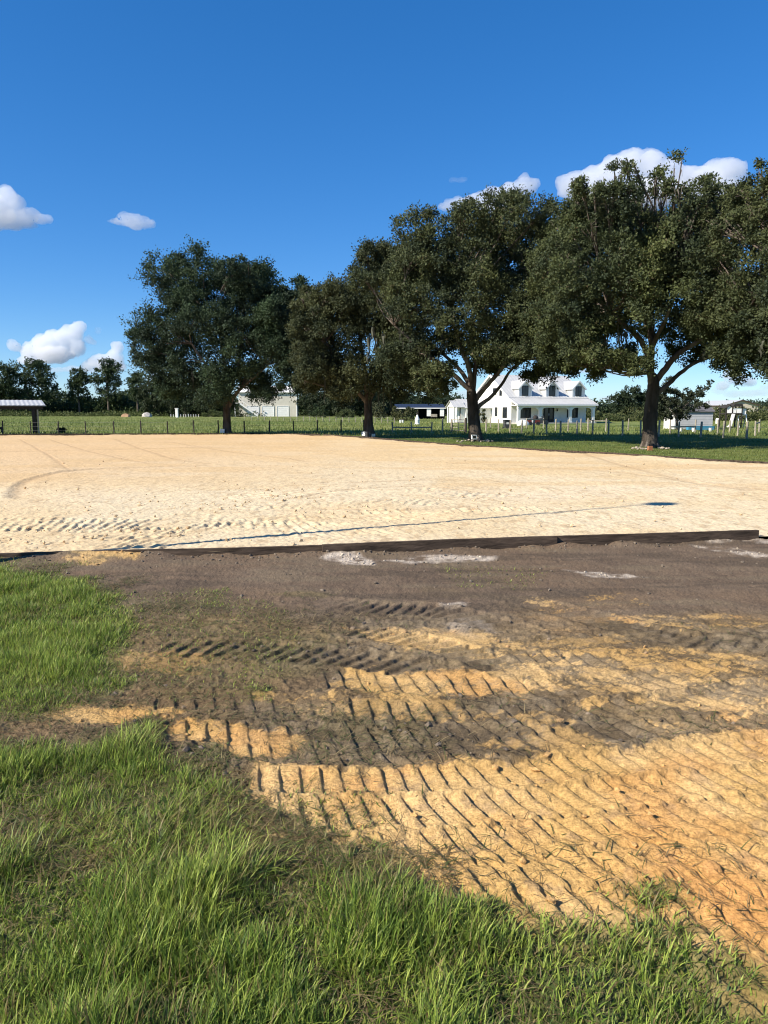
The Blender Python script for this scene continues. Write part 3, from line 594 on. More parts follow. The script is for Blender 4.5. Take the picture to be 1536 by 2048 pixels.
def oak(label, base_px, Y, trunk, r0, limbs, blobs, seed, nsprig, up, c0, c1, moss, slen=.9, leaf=.115, brown=.0, sub=None):
    rng = np.random.default_rng(seed); b = atY(base_px[0], base_px[1], Y); b.z = -.05
    t = thing('oak_tree', label, 'tree', b, group='oaks in a row beside the arena')
    def W(px, py, dy=0.0): return atY(px, py, Y + dy) - Vector((b.x, b.y, b.z))
    mb = MB(); base = Vector((0, 0, 0)); tp = [base + Vector((0, 0, -.1)), base + Vector((0, 0, .25))] + [W(*p) for p in trunk]
    Q = tp; rr = [r0 * 1.22, r0 * 1.06] + [r0 * (1 - .25 * (i + 1) / len(trunk)) for i in range(len(trunk))]
    mb2 = MB(); pts = [Vector(q) for q in Q]
    fine, fr = [], []
    for i in range(len(pts) - 1):
        for k in range(4): fine.append(pts[i].lerp(pts[i + 1], k / 4) + Vector((rng.normal(0, .012), rng.normal(0, .012), 0))); fr.append((rr[i] + (rr[i + 1] - rr[i]) * k / 4) * (1 + rng.uniform(-.035, .035)))
    fine.append(pts[-1]); fr.append(rr[-1]); up_ = (pts[-1] - pts[-2]).normalized()
    for q_, s_ in ((.18, .93), (.36, .78), (.52, .5), (.62, .12)): fine.append(pts[-1] + up_ * q_ * r0 * 2.6); fr.append(rr[-1] * s_); mb.tube(fine, fr, 14)
    for k in range(6):                                     # root flare
        a = k * 1.05 + rng.uniform(-.3, .3); c, s = math.cos(a), math.sin(a)
        mb.tube([(c * r0 * .72, s * r0 * .72, .4), (c * r0 * 1.0, s * r0 * 1.0, .12), (c * r0 * 1.45, s * r0 * 1.45, -.06)], [r0 * .22, r0 * .26, r0 * .16], 7)
    ends = []
    for lp, lr, dyy in limbs:
        P = [W(px, py, dyy * (i / (len(lp) - 1)) ** 1.2) for i, (px, py) in enumerate(lp)]
        z_ = P[0].z - .45; ax_ = pts[-1]                    # rooted on the trunk's axis, below where it parts from it
        for i in range(len(pts) - 1):
            if pts[i].z <= z_ <= pts[i + 1].z: ax_ = pts[i].lerp(pts[i + 1], (z_ - pts[i].z) / (pts[i + 1].z - pts[i].z))
        if (P[0] - ax_).length < 1.6: P = [ax_] + P
        tubes(mb, P, lr, lr * .42, rng); ends += P[-max(2, len(lp) - 1):]
    BL = []
    top = Y / F
    bl = blobs; cx = sum(q[0] for q in bl) / len(bl); cyy = sum(q[1] for q in bl) / len(bl)
    Rm = max(math.hypot(q[0] - cx, q[1] - cyy) for q in bl) * top * 1.02 + .6
    for (px, py, rx, ry) in bl:
        py += 7; rx *= .84; ry *= .80
        c = W(px, py); dist = math.hypot(px - cx, py - cyy) * top
        dep = max(rx * top * .9, .72 * math.sqrt(max(Rm * Rm - dist * dist, .3)))
        nd = max(1, int(round(dep / (rx * top * 1.15))))
        if nd == 1: BL.append((c.x, c.y + rng.uniform(-.4, .4), c.z, rx * top, dep, ry * top))
        else:
            for k in range(nd):
                o = (k + .5) / nd * 2 - 1; s = 1 - .16 * abs(o)
                BL.append((c.x * 1 + rng.uniform(-.25, .25), c.y + o * dep * .95, c.z + rng.uniform(-.3, .25) - .3 * abs(o), rx * top * s, rx * top * s, ry * top * s))
    for q in BL:                                            # a bough out to every clump above its fork
        c = Vector(q[:3]); e = min(ends, key=lambda p: (p - c).length + max(0, p.z - c.z) * 1.5)
        if c.z < e.z + .35: continue
        mid = e.lerp(c, .5) + Vector((rng.normal(0, .2), rng.normal(0, .2), rng.uniform(-.25, .1)))
        tubes(mb, [e, mid, c + Vector((0, 0, q[5] * .2))], .055, .015, rng, 5, .2)
        for j in range(4):
            d = Vector((rng.normal(), rng.normal(), rng.normal() + .5)).normalized(); e2 = c + Vector((d.x * q[3], d.y * q[4], d.z * q[5])) * .75
            mb.tube([mid.lerp(c, .4 + .15 * j), c.lerp(e2, .5) + Vector((0, 0, .1)), e2], [.02, .013, .005], 4)
    mb.build('trunk', M['bark'], t, True)
    PP, DD, sh, NN = crown_points(BL, nsprig, rng, up, slen * .80, thr=-.25)
    n = len(PP); u = rng.uniform(0, 1, n)
    pn = fbm(PP[:, 0] * .6 + seed, PP[:, 2] * .6 + PP[:, 1] * .3, 511, 3)
    cols = mixc(lin(*c0), lin(*c1), np.clip(.4 * u + .4 * sh + .5 * pn, 0, 1))
    if brown: cols = mixc(cols, lin(.10, .075, .04), ((rng.uniform(0, 1, n) < brown * (1 + 2 * pn)) * .75).astype(np.float32))
    lm = leaf_mesh('crown', PP, DD, leaf * rng.uniform(.65, 1.35, n), cols, rng, NN)
    link('crown', lm, M['leaf'], t)
    if moss:                                                # hanging grey moss
        Vs, Fs = [], []
        for (px, py, ln) in moss:
            for q in range(6):
                p = W(px + rng.normal(0, 18), py - 12 + rng.normal(0, 10), rng.uniform(-2.5, 2.0)); L = ln * top * rng.uniform(.3, .9); wd = rng.uniform(.02, .07); a = rng.uniform(0, 3.14)
                for st in range(3):
                    a = a + 1.1; x0 = p + Vector((rng.normal(0, .06), rng.normal(0, .06), rng.uniform(0, .2))); bse = len(Vs); K = 5
                    for i in range(K + 1):
                        tt = i / K; ww = wd * (1 - tt) ** .7 * (1 + .5 * math.sin(i * 2.1 + q)) + .004; sw = Vector((rng.normal(0, .03), rng.normal(0, .03), 0)) * (i > 0)
                        c = x0 + Vector((0, 0, -L * tt)) + sw
                        Vs += [tuple(c + Vector((math.cos(a) * ww, math.sin(a) * ww, 0))), tuple(c - Vector((math.cos(a) * ww, math.sin(a) * ww, 0)))]
                    Fs += [(bse + 2 * i, bse + 2 * i + 1, bse + 2 * i + 3, bse + 2 * i + 2) for i in range(K)]
        tag(link('hanging_moss', np_mesh('hanging_moss', np.array(Vs), np.array(Fs)), M['moss'], t), kind='stuff')
    return t
z6 = lambda P: [(240 + a / 3.339, 460 + b / 3.339) for a, b in P]
z7 = lambda P: [(600 + a / 2.954, 380 + b / 2.954) for a, b in P]
z8 = lambda P: [(1040 + a / 3.097, 300 + b / 3.097) for a, b in P]
DK = (.026, .042, .026); OL = (.062, .075, .034)
oak('leftmost dark oak with upswept feathery branches, standing in front of the two-storey garage', (454, 868), 52.5, z6([(713,1280),(712,1200),(712,1130)]), .30,
    [(z6([(712,1150),(690,1060),(640,980),(560,880),(480,760)]), .17, -1.5), (z6([(712,1140),(700,1000),(690,850),(650,600)]), .2, .5), (z6([(716,1130),(760,1000),(800,850),(830,600)]), .17, 1.2),
     (z6([(735,1165),(775,1090),(830,1040),(890,990),(990,900)]), .15, -1.0), (z6([(728,1150),(790,1080),(860,950),(940,800)]), .14, 1.5)],
    [(352,552,48,58),(418,548,52,58),(470,560,34,50),(512,560,40,56),(556,610,36,52),(330,640,48,58),(400,640,70,80),(480,650,72,90),(545,680,54,75),(308,690,36,34),(345,725,58,44),(420,745,66,38),(500,742,48,42),(585,700,40,50),(570,752,34,26),(598,772,22,16),(285,670,14,14),(340,770,26,24),(582,630,34,48),(590,585,24,34),(530,770,34,18),(440,790,40,16)],
    21, 23000, 1.0, DK, (.062, .1, .045), [(380,760,40),(420,765,50),(350,760,35),(330,760,30),(400,770,40),(480,770,30)], 1.0, .13)
oak('shorter moss-hung oak second from the left, with a forked trunk and a brownish crown', (740, 874), 46.4, z7([(405,1380),(402,1310),(400,1240)]), .31,
    [(z7([(395,1260),(340,1190),(290,1100),(220,1000),(150,900)]), .17, -1.0), (z7([(400,1240),(385,1100),(365,950),(350,800)]), .19, .5), (z7([(410,1250),(450,1160),(500,1060),(580,930)]), .16, -.6), (z7([(405,1240),(440,1120),(460,950),(470,760)]), .15, 1.2)],
    [(740,505,42,42),(775,525,42,44),(700,600,46,46),(655,600,34,36),(634,640,28,38),(622,690,30,42),(680,680,66,60),(745,620,58,66),(790,680,48,64),(640,735,42,36),(710,745,62,40),(775,750,48,32),(618,590,14,22),(812,740,40,38),(690,775,34,22),(604,630,22,40),(826,705,30,44),(790,772,34,16),(618,755,22,14)],
    22, 18000, .35, (.03, .042, .022), (.115, .125, .052), [(690,760,70),(670,745,60),(720,770,70),(745,765,80),(770,770,60),(650,740,45),(800,770,50),(640,735,40),(785,745,70)], .85, .12, 0)
oak('broad oak third from the left, standing before the white farmhouse with stones round its foot', (951, 880), 41.8, z7([(1032,1400),(1022,1300),(1014,1210)]), .37,
    [(z7([(1005,1190),(940,1120),(860,1050),(760,980),(660,890),(560,800)]), .17, -1.5), (z7([(1008,1170),(960,1080),(880,1000),(790,920)]), .17, .8), (z7([(1012,1190),(1000,1060),(960,950),(915,830),(890,680)]), .2, -.5),
     (z7([(1020,1190),(1035,1060),(1045,930),(1060,780)]), .19, 1.0), (z7([(1050,1220),(1110,1150),(1170,1080),(1230,1000),(1320,900)]), .17, -1.2), (z7([(1065,1270),(1130,1220),(1190,1150),(1250,1060),(1340,1000)]), .14, .4)],
    [(852,462,58,44),(925,448,52,40),(1000,448,58,46),(1062,440,46,44),(812,525,48,46),(880,530,76,62),(960,545,80,70),(1050,530,72,76),(840,620,72,58),(930,640,86,60),(1030,640,84,66),(1098,620,56,80),(812,690,44,36),(870,720,40,24),(1090,684,50,40),(1040,684,50,26),(1110,718,46,26),(795,575,30,30),(1155,690,40,50),(960,690,60,22),(1022,400,20,18),(790,720,44,40),(850,745,36,26),(880,770,22,14),(1110,560,40,70),(1130,650,44,70),(1150,702,40,28),(1072,724,40,20),(1010,706,30,14),(740,560,30,30)],
    23, 26000, .3, (.03, .043, .024), (.118, .135, .05), [(790,700,60),(840,700,50),(880,690,40),(1060,710,45),(1100,720,40),(820,690,50),(760,690,60)], .85, .12, .03)
oak('tall oak with a thick forked pale-patched trunk, second from the right, bricks at its foot', (1299, 894), 34.4, z8([(805,1700),(812,1580),(826,1460)]), .36,
    [(z8([(818,1470),(808,1380),(800,1300),(770,1220),(720,1150),(640,1080),(560,1000)]), .2, -1.2), (z8([(806,1340),(815,1220),(815,1100),(812,950),(830,780)]), .2, .6), (z8([(838,1440),(890,1370),(950,1290),(1020,1235),(1110,1180),(1250,1090)]), .19, -.8),
     (z8([(870,1490),(930,1440),(990,1385),(1100,1310),(1250,1265),(1420,1210)]), .14, .8), (z8([(812,1240),(850,1150),(900,1050),(960,900)]), .13, -1.5), (z8([(815,1200),(780,1050),(720,900),(680,760)]), .13, 1.4)],
    [(1214,366,11,26),(1206,402,24,28),(1292,368,14,32),(1290,408,28,28),(1392,416,17,26),(1145,404,16,18),(1428,446,13,40),(1180,430,50,42),(1260,430,60,44),(1345,440,56,46),(1400,470,44,50),(1130,470,46,50),(1210,510,80,64),(1310,520,84,66),(1400,560,64,66),(1130,580,56,66),(1215,600,78,56),(1320,600,84,50),(1420,630,56,48),(1150,660,56,44),(1240,628,46,30),(1370,630,54,30),(1165,694,36,28),(1125,684,40,34),(1243,706,22,30),(1405,664,60,26),(1462,664,44,34),(1335,424,14,20),(1500,672,40,36),(1105,520,40,60),(1100,620,46,60),(1140,698,38,24),(1185,704,18,14),(1462,700,34,16),(1502,700,36,20),(1240,720,9,11)],
    24, 25000, .3, (.032, .046, .025), (.125, .145, .05), [(1170,690,60),(1150,680,60),(1190,680,55),(1130,690,50),(1238,668,70),(1250,690,30),(1420,720,30),(1160,640,50)], .8, .11, .02)
oak('oak at the right edge of the photo, its trunk outside the picture', (1846, 919), 27.4, [(1840,830),(1836,760),(1830,730)], .36,
    [([(1828,760),(1760,680),(1680,600),(1580,520)], .2, -.8), ([(1830,740),(1700,660),(1600,640),(1520,640)], .15, .8), ([(1832,730),(1830,600),(1820,450)], .2, .5), ([(1836,740),(1900,640),(1990,540),(2050,470)], .2, -.6), ([(1834,740),(1880,600),(1920,460)], .16, 1.4)],
    [(1506,372,36,40),(1535,345,20,30),(1490,432,36,44),(1560,430,70,70),(1500,510,46,52),(1590,540,90,80),(1515,590,54,52),(1580,640,80,60),(1520,668,46,40),(1640,420,100,100),(1700,560,110,100),(1760,380,110,100),(1880,400,110,100),(1830,560,120,90),(1980,480,110,110),(2050,560,100,90),(1960,640,110,70),(1680,680,80,50),(1560,715,40,24),(1476,600,22,40)],
    25, 21000, .3, (.032, .046, .025), (.12, .135, .05), [(1540,700,40),(1600,700,60)], .8, .1, .02)

# ------------------------------------------------------------------ farther trees, shrubs and the wood
def puffy(name, label, cat, px, py, Y, trunk_h, clumps, rng, c0, c1, leaf, n, group=None, trunk_r=.2, up=.3, bare=None):
    """a farther tree or shrub: clumps in photo pixels round its foot (dx, dy up, rx, ry)"""
    b = atY(px, py, Y); k = Y / F; t = thing(name, label, cat, b, group=group)
    BL = [(q[0] * k, rng.uniform(-.5, .5) * q[2] * k, q[1] * k, q[2] * k, q[2] * k * .9, q[3] * k) for q in clumps]
    mb = MB()
    if trunk_h:
        tip = Vector((BL[0][0] * .4, 0, trunk_h * k)); tubes(mb, [(0, 0, -.3), tip * .5 + Vector((rng.normal(0, .1), 0, 0)), tip], trunk_r, trunk_r * .6, rng, 7, .1)
        for q in BL: tubes(mb, [tip * .8, tip.lerp(Vector(q[:3]), .5) + Vector((0, 0, -.1)), Vector(q[:3])], trunk_r * .45, trunk_r * .12, rng, 5, .2)
    else:
        for q in BL[:5]: tubes(mb, [(0, 0, -.1), Vector(q[:3]) * .5, Vector(q[:3])], .05, .02, rng, 5, .2)
    mb.build('trunk' if trunk_h else 'stem', M['bark'], t, True)
    PP, DD, sh, NN = crown_points(BL, n, rng, up, leaf * 2.8, 10, .25, 8, -.45)
    m = len(PP); cols = mixc(lin(*c0), lin(*c1), np.clip(.5 * rng.uniform(0, 1, m) + .5 * sh, 0, 1))
    link('crown' if trunk_h else 'foliage', leaf_mesh('crown', PP, DD, leaf * rng.uniform(.6, 1.4, m), cols, rng, NN), M['leaf'], t)
    return t
rg = np.random.default_rng(77)
DG0, DG1 = (.022, .038, .018), (.055, .075, .032)
BG = 'tall trees standing along the far wood'
def pine(label, px, Y, clumps, n=420, **k): return puffy('pine_tree', label, 'tree', px, 832, Y, max(q[1] for q in clumps) * .8, clumps, rg, DG0, (.07, .1, .04), .42, n * 2, BG, .32, **k)
pine('broad pine at the left edge of the far wood, behind the open shelter', 2, 200, [(-6,88,20,12),(-20,76,20,14),(12,74,18,14),(-4,60,26,16),(20,56,18,16),(-30,52,20,20),(0,36,30,18)], 620)
pine('tallest broad-topped pine of the far wood, just right of the shelter roof', 62, 205, [(-20,92,18,12),(4,98,22,12),(20,92,16,12),(-34,78,16,14),(30,78,16,12),(0,74,26,14),(-18,56,24,16),(20,54,26,16),(40,44,18,18),(-40,48,18,18),(4,32,36,18)], 900)
pine('thin pine with a small ragged top between the taller two far pines', 160, 208, [(-4,82,10,8),(6,74,12,8),(-8,66,10,7),(12,68,8,6),(-2,54,12,8),(-10,44,12,10),(8,40,12,10)], 300)
pine('tall far pine with a bushy knotted head, left of the leftmost oak', 218, 208, [(-2,100,12,9),(8,94,14,9),(14,84,14,9),(-8,84,12,9),(-16,72,14,9),(16,70,12,9),(2,60,14,9),(-6,46,16,12),(12,40,14,12)], 460)
pine('slim far pine with a flat small crown beside the leftmost oak', 276, 206, [(0,74,12,7),(8,66,10,6),(-8,64,9,6),(0,52,12,8),(2,38,14,10)], 260)
for i, (lab, px, Y, h, r, c1) in enumerate([('rounded far oak behind the left side of the leftmost oak', 318, 190, 72, 30, (.06,.07,.035)), ('wide dark oak behind the trunk of the leftmost oak', 372, 185, 70, 34, (.055,.068,.035)),
        ('dark oak on the left of the two-storey garage', 418, 196, 60, 26, (.05,.066,.034)), ('grey-green oak between the garage and the second oak', 642, 190, 66, 32, (.06,.072,.04)), ('mossy oak right behind the second oak trunk', 700, 180, 72, 36, (.06,.07,.04)),
        ('far oak over the left end of the dark pole barn', 772, 185, 62, 34, (.058,.07,.036)), ('low far oak over the middle of the dark pole barn', 826, 200, 42, 30, (.05,.068,.034)), ('low far oak just left of the white garage wing', 884, 210, 38, 28, (.05,.07,.034)), ('dense dark round oak left of the thickest trunk, behind the farmhouse yard', 1262, 128, 56, 30, (.045,.062,.03))]):
    puffy('oak_tree', lab, 'tree', px, 833, Y, h * .35, [(0,h-14,r*.7,14),(-r*.6,h-22,r*.5,13),(r*.6,h-24,r*.5,14),(-r*.85,h*.45,r*.5,16),(r*.85,h*.45,r*.5,16),(0,h*.5,r*.8,18),(-r*.3,h*.25,r*.6,14),(r*.4,h*.25,r*.6,14)], rg, DG0, c1, .4 * Y / 190, 1300, 'bushy oaks in the middle distance', .4)
def mass(name, label, x0, x1, y0, y1, N, hf, leaf, c0, c1, seed):
    rng = np.random.default_rng(seed); X_ = rng.uniform(x0, x1, N); Y_ = rng.uniform(y0, y1, N) ; u = rng.uniform(0, 1, N) ** .75
    hx = hf(X_) * (.62 + .5 * fbm(X_ * .16, Y_ * .1, 601, 3) + .28 * fbm(X_ * .7, Y_ * .5, 603, 2)); Z_ = u * hx - .2
    cl = fbm(X_ * .5, Z_ * .5 + Y_ * .3, 605, 3); k = cl > -.4; P = np.stack([X_, Y_, Z_], 1)[k]; n = len(P)
    cols = mixc(lin(*c0), lin(*c1), np.clip(.5 * rng.uniform(0, 1, n) + .6 * cl[k] + .2, 0, 1))
    tag(link(name, leaf_mesh(name, P, rng.normal(0, 1, (n, 3)), leaf * rng.uniform(.6, 1.4, n), cols, rng), M['leaf']), label, 'woodland', kind='stuff')
mass('woodland', 'dark wood closing off the far side of the pasture on the left', -135, 8, 208, 236, 110000, lambda x: np.interp(x, [-135,-100,-85,-70,-40,8], [9.5,9,7.5,7.5,7.5,7]), .7, (.024,.04,.018), (.075,.105,.04), 31)
mass('far_woodland', 'low distant wood behind the farmhouse and the sheds', -20, 230, 300, 330, 60000, lambda x: np.interp(x, [-20,40,100,230], [8.5,8.5,7.0,6.0]), 1.0, (.024,.04,.022), (.055,.078,.036), 32)
mass('brush', 'tall pale green brush along the foot of the far wood', -135, -30, 186, 205, 16000, lambda x: 1.9 + 0 * x, .45, (.05,.075,.022), (.125,.14,.05), 33)
mass('thicket', 'green thicket of tall weeds to the right of the farmhouse', 30, 62, 112, 124, 14000, lambda x: np.interp(x, [30,36,62], [3.2,3.4,2.6]), .34, (.04,.06,.02), (.11,.115,.045), 34)
SHG = 'shrubs growing about the yards'
def shrub(label, px, py, Y, h, r, c0=(.026,.042,.02), c1=(.06,.085,.03), n=260, leaf=.22, name='shrub'):
    return puffy(name, label, 'shrub', px, py, Y, 0, [(0,h*.55,r,h*.5),(-r*.55,h*.4,r*.55,h*.4),(r*.55,h*.4,r*.55,h*.4),(0,h*.25,r*.9,h*.28)], rg, c0, c1, leaf, n, SHG)
shrub('dark rounded shrub against the left corner of the two-storey garage', 475, 835, 180, 30, 13)
shrub('clipped round green bush standing to the right of the two-storey garage', 640, 836, 165, 24, 16)
shrub('pale bushy shrub between the round bush and the second oak', 690, 836, 160, 18, 18, (.05,.07,.025), (.11,.125,.05))
shrub('light green shrub left of the garage, behind the leftmost oak trunk', 425, 834, 175, 13, 24, (.05,.07,.022), (.12,.14,.05))
shrub('olive bushes right of the second oak trunk', 758, 840, 120, 32, 20, (.04,.055,.025), (.11,.11,.055))
shrub('olive shrub in front of the left end of the dark pole barn', 805, 840, 118, 26, 22, (.045,.06,.025), (.12,.12,.05))
shrub('climbing vine on the left side of the farmhouse gable', 966, 846, 92, 25, 6, (.04,.06,.02), (.14,.13,.06), 120, .13, 'vine')
shrub('small dark shrub in the grass right of the open shelter', 124, 866, 55, 11, 5, n=90, leaf=.1)
puffy('young_oak', 'small spreading young oak in front of the grey shed', 'tree', 1353, 868, 62, 46, [(-8,96,14,14),(10,88,16,13),(-26,80,18,18),(22,78,16,11),(-36,62,16,16),(2,66,24,16),(34,74,14,8),(48,84,14,5),(58,92,10,4),(-14,48,24,14),(18,52,22,12),(40,50,18,7),(54,46,12,4),(-34,44,14,12),(0,36,20,8),(66,100,6,3)], rg, (.03,.042,.026), (.08,.09,.05), .16, 1100, None, .12)
# ------------------------------------------------------------------ clouds: closed puffs filled with even white vapour, far off and lit by the same sun
from mathutils import noise as mnoise
def vapour(dn):
    m = bpy.data.materials.new('vapour'); m.use_nodes = True; t = m.node_tree; t.nodes.clear()
    v = t.nodes.new('ShaderNodeVolumePrincipled'); v.inputs['Color'].default_value = (.97, .975, .985, 1); v.inputs['Density'].default_value = dn; v.inputs['Anisotropy'].default_value = .2
    o = t.nodes.new('ShaderNodeOutputMaterial'); t.links.new(v.outputs[0], o.inputs['Volume']); return m
def cloud(label, puffs, D, dens, seed, sub=10, rough=.27):
    rng = random.Random(seed); k = D / F; import bmesh
    cx = sum(p[0] for p in puffs) / len(puffs); cyy = max(p[1] for p in puffs); b = atY(cx, cyy, D)
    bm = bmesh.new(); base = min(p[1] * -1 for p in puffs)
    for (px, py, rx, ry) in puffs:
        c = atY(px, py, D) - b
        for j in range(sub + 1):
            if j == 0: o = Vector((0, 0, 0)); s = 1.0
            else:
                d = Vector((rng.gauss(0, 1), rng.gauss(0, 1), rng.gauss(.35, .8))).normalized(); o = d * rng.uniform(.5, .85); s = rng.uniform(.3, .55)
            bmesh.ops.create_icosphere(bm, subdivisions=2, radius=1, matrix=Matrix.Translation(c + Vector((o.x * rx * k, o.y * (rx + ry) * .5 * k, o.z * ry * k))) @ Matrix.Diagonal((rx * k * s, (rx + ry) * .5 * k * s, ry * k * s, 1)))
    me = bpy.data.meshes.new('cloud'); bm.to_mesh(me); bm.free(); o = bpy.data.objects.new('cloud_shape', me); COL.objects.link(o)
    rmin = min(min(p[2], p[3]) for p in puffs) * k
    md = o.modifiers.new('r', 'REMESH'); md.mode = 'VOXEL'; md.voxel_size = max(rmin / 4, max(max(v.co[i] for v in me.vertices) - min(v.co[i] for v in me.vertices) for i in range(3)) / 90)
    dg = bpy.context.evaluated_depsgraph_get(); me2 = bpy.data.meshes.new_from_object(o.evaluated_get(dg)); bpy.data.objects.remove(o)
    for v in me2.vertices:
        n = v.normal; s = k * 16
        f = mnoise.fractal(v.co / s, .9, 2.1, 4) * rough * s
        v.co += n * f
    me2.update(); me2.name = 'cloud'
    c = link('cloud', me2, vapour(dens)); c.location = b
    tag(c, label, 'cloud', 'white clouds in the blue sky'); return c
cloud('grey-based cumulus cloud cut off by the left edge, high over the far wood', [(-30,420,50,40),(14,402,26,24),(30,410,18,24),(60,430,22,14),(86,438,18,10),(20,440,50,18),(-60,430,50,40)], 3000, .014, 1)
cloud('small lens-shaped cloud alone in the open blue, left of the leftmost oak', [(262,440,30,12),(248,438,14,13),(292,446,20,8),(232,442,16,5),(276,450,26,9)], 3000, .012, 2)
cloud('big heaped cumulus low over the far pines on the left', [(66,704,22,20),(86,690,22,22),(108,678,20,20),(130,676,20,22),(150,664,18,18),(162,654,11,11),(104,708,44,20),(154,694,16,20),(62,722,28,10)], 4500, .018, 3)
cloud('cumulus with one upright tower, just left of the leftmost oak', [(233,697,12,16),(228,716,18,16),(206,722,20,14),(188,727,17,13),(174,732,14,10),(216,732,34,11)], 4500, .018, 4)
cloud('flat long cloud lying low behind the far pines', [(110,740,26,5),(150,738,30,6),(190,742,30,5),(220,744,24,5)], 5000, .006, 5, 5)
cloud('tiny round cloud left of the heaped cumulus', [(28,692,14,12),(40,697,10,7)], 4500, .014, 6)
cloud('tiny cloud puff right of the heaped cumulus', [(178,680,10,10),(186,684,7,5)], 4500, .010, 7)
cloud('faint upright wisp above the tiny cloud puff', [(194,662,6,8),(198,658,4,5)], 4500, .004, 8)
cloud('long bright cumulus behind the top of the tallest oak', [(1146,372,32,26),(1190,360,36,28),(1225,346,34,28),(1262,328,34,28),(1298,332,36,30),(1330,346,32,26),(1364,360,38,24),(1404,356,44,24),(1444,344,36,26),(1470,342,26,22),(1290,390,80,28),(1420,384,66,20),(1190,392,60,18)], 3200, .017, 9)
cloud('white sloping cloud just above the third oak', [(1052,372,24,18),(1024,384,28,18),(990,392,30,18),(958,401,30,16),(926,407,30,12),(1000,414,56,14),(898,412,22,8)], 3200, .016, 10)
cloud('faint small wisp alone above the third oak', [(912,360,14,5),(926,358,10,5)], 3200, .0035, 11, 4)
cloud('hazy cumulus low in the gap right of the tallest oak', [(1462,750,18,14),(1478,760,18,11),(1498,764,16,10),(1446,772,16,8),(1458,744,12,10)], 5200, .013, 12)
cloud('flat hazy cloud just above the tan barn roof', [(1440,782,16,7),(1470,788,26,7),(1510,786,30,8),(1540,776,20,8)], 5600, .004, 13, 6)
cloud('long pale cloud low between the two right-hand trunks', [(1200,726,26,7),(1236,744,24,5),(1270,746,20,7),(1180,742,30,5),(1222,798,24,6),(1210,708,12,5)], 5200, .008, 14, 6)
cloud('pale cloud low behind the farmhouse roof', [(890,796,22,7),(850,800,24,6),(930,790,24,10),(1000,770,30,8)], 5600, .006, 15, 6)
cloud('low cloud peeping out left of the leftmost oak', [(312,746,10,9),(304,756,14,6),(324,752,12,9)], 5000, .008, 16, 6)
cloud('thin pale streak of cloud low at the right edge', [(1500,734,30,4),(1530,742,26,5),(1470,722,24,4)], 5600, .004, 17, 5)
# ------------------------------------------------------------------ edging boards round the arena
def edge_board(label, path, z0, z1, th=.045, group='edging boards round the arena'):
    mb = MB(); P = [at(px, py) for px, py in path]; P = [P[i].lerp(P[i + 1], k / 6) for i in range(len(P) - 1) for k in range(6)] + [P[-1]]; n = len(P); rj = random.Random(n)
    Q = []
    for i, p in enumerate(P):
        d = (P[min(i + 1, n - 1)] - P[max(i - 1, 0)]).normalized(); q = Vector((-d.y, d.x, 0)); zt = z0 + (z1 - z0) * i / (n - 1) + rj.uniform(-.002, .002)
        Q.append((p, p + q * th, zt))
    V = []
    for a, b, zt in Q: V += [(a.x, a.y, -.12), (b.x, b.y, -.12), (b.x, b.y, zt), (a.x, a.y, zt)]
    Fc = [(3, 2, 1, 0), tuple(4 * (n - 1) + k for k in range(4))]
    for i in range(n - 1):
        for k in range(4): Fc.append((4 * i + k, 4 * i + (k + 1) % 4, 4 * i + 4 + (k + 1) % 4, 4 * i + 4 + k))
    mb.add(V, Fc); return tag(mb.build('edging_board', M['board']), label, 'edging board', group)
def seg(px0, px1, n, dy=0):
    return [(px, float(near_y(np.array([px]))[0]) + dy) for px in np.linspace(px0, px1, n)]
edge_board('dark edging board at the left, almost sunk in the sand and grass', seg(-420, 652, 14, 0), .07, .10)
edge_board('dark edging board in the middle of the near arena edge, between the other two', seg(645, 1114, 9, 1.5), .115, .135)
edge_board('dark edging board at the right, its free end showing against the sand', seg(1108, 1517, 9, 0), .125, .145)
fseg = lambda a, b, n: [(px, float(far_y(np.array([px]))[0]) - .3) for px in np.linspace(a, b, n)]
edge_board('thin dark edging along the far left side of the arena', fseg(-300, 640, 8), .13, .12, .06)
edge_board('dark edging along the far right side of the arena, below the oaks', fseg(646, 1900, 14), .12, .12, .06)

# ------------------------------------------------------------------ fences
def fence(label, posts, h, r, mpost, wires=(.3, .6, .88), rails=(), name='wire_fence', skip=(), wr=.006):
    P = [at(px, py) for px, py in posts]; t = thing(name, label, 'fence', P[0]); rng = random.Random(len(posts)); o0 = P[0]
    for p in P:
        q = p - o0; hh = h * rng.uniform(.94, 1.06); rr = r * rng.uniform(.85, 1.15); tx, ty = rng.uniform(-.03, .03), rng.uniform(-.03, .03)
        MB().tube([q + Vector((0, 0, -.2)), q + Vector((tx * .5, ty * .5, hh * .5)), q + Vector((tx, ty, hh - .02)), q + Vector((tx, ty, hh))], [rr, rr, rr * .95, rr * .7], 8).build('post', mpost, t)
    for wz in wires:
        mb = MB()
        for i in range(len(P) - 1):
            if i in skip: continue
            a = P[i] - o0 + Vector((0, -r, h * wz)); b = P[i + 1] - o0 + Vector((0, -r, h * wz)); mb.tube([a, a.lerp(b, .5) + Vector((0, 0, -.012)), b], wr, 4, False)
        mb.build('wire', M['wire'], t)
    for (i, j, rz) in rails:
        a = P[i] - o0 + Vector((0, 0, h * rz)); b = P[j] - o0 + Vector((0, 0, h * rz)); MB().bar(a, b, .06, .1).build('rail', mpost, t)
    return t
fence('long wire fence on thin dark posts across the pasture, behind the two left oaks',
      [(-160,871),(-104,870),(-48,870),(5.7,869),(61.7,869),(117,869),(172,868.5),(228,868.5),(282,868),(335,868),(388,867.5),(437,867),(488.6,866.5),(539,866),(587.5,865.5),(635,865),(682,864.5),(728,864)], .95, .05, M['darkpost'])
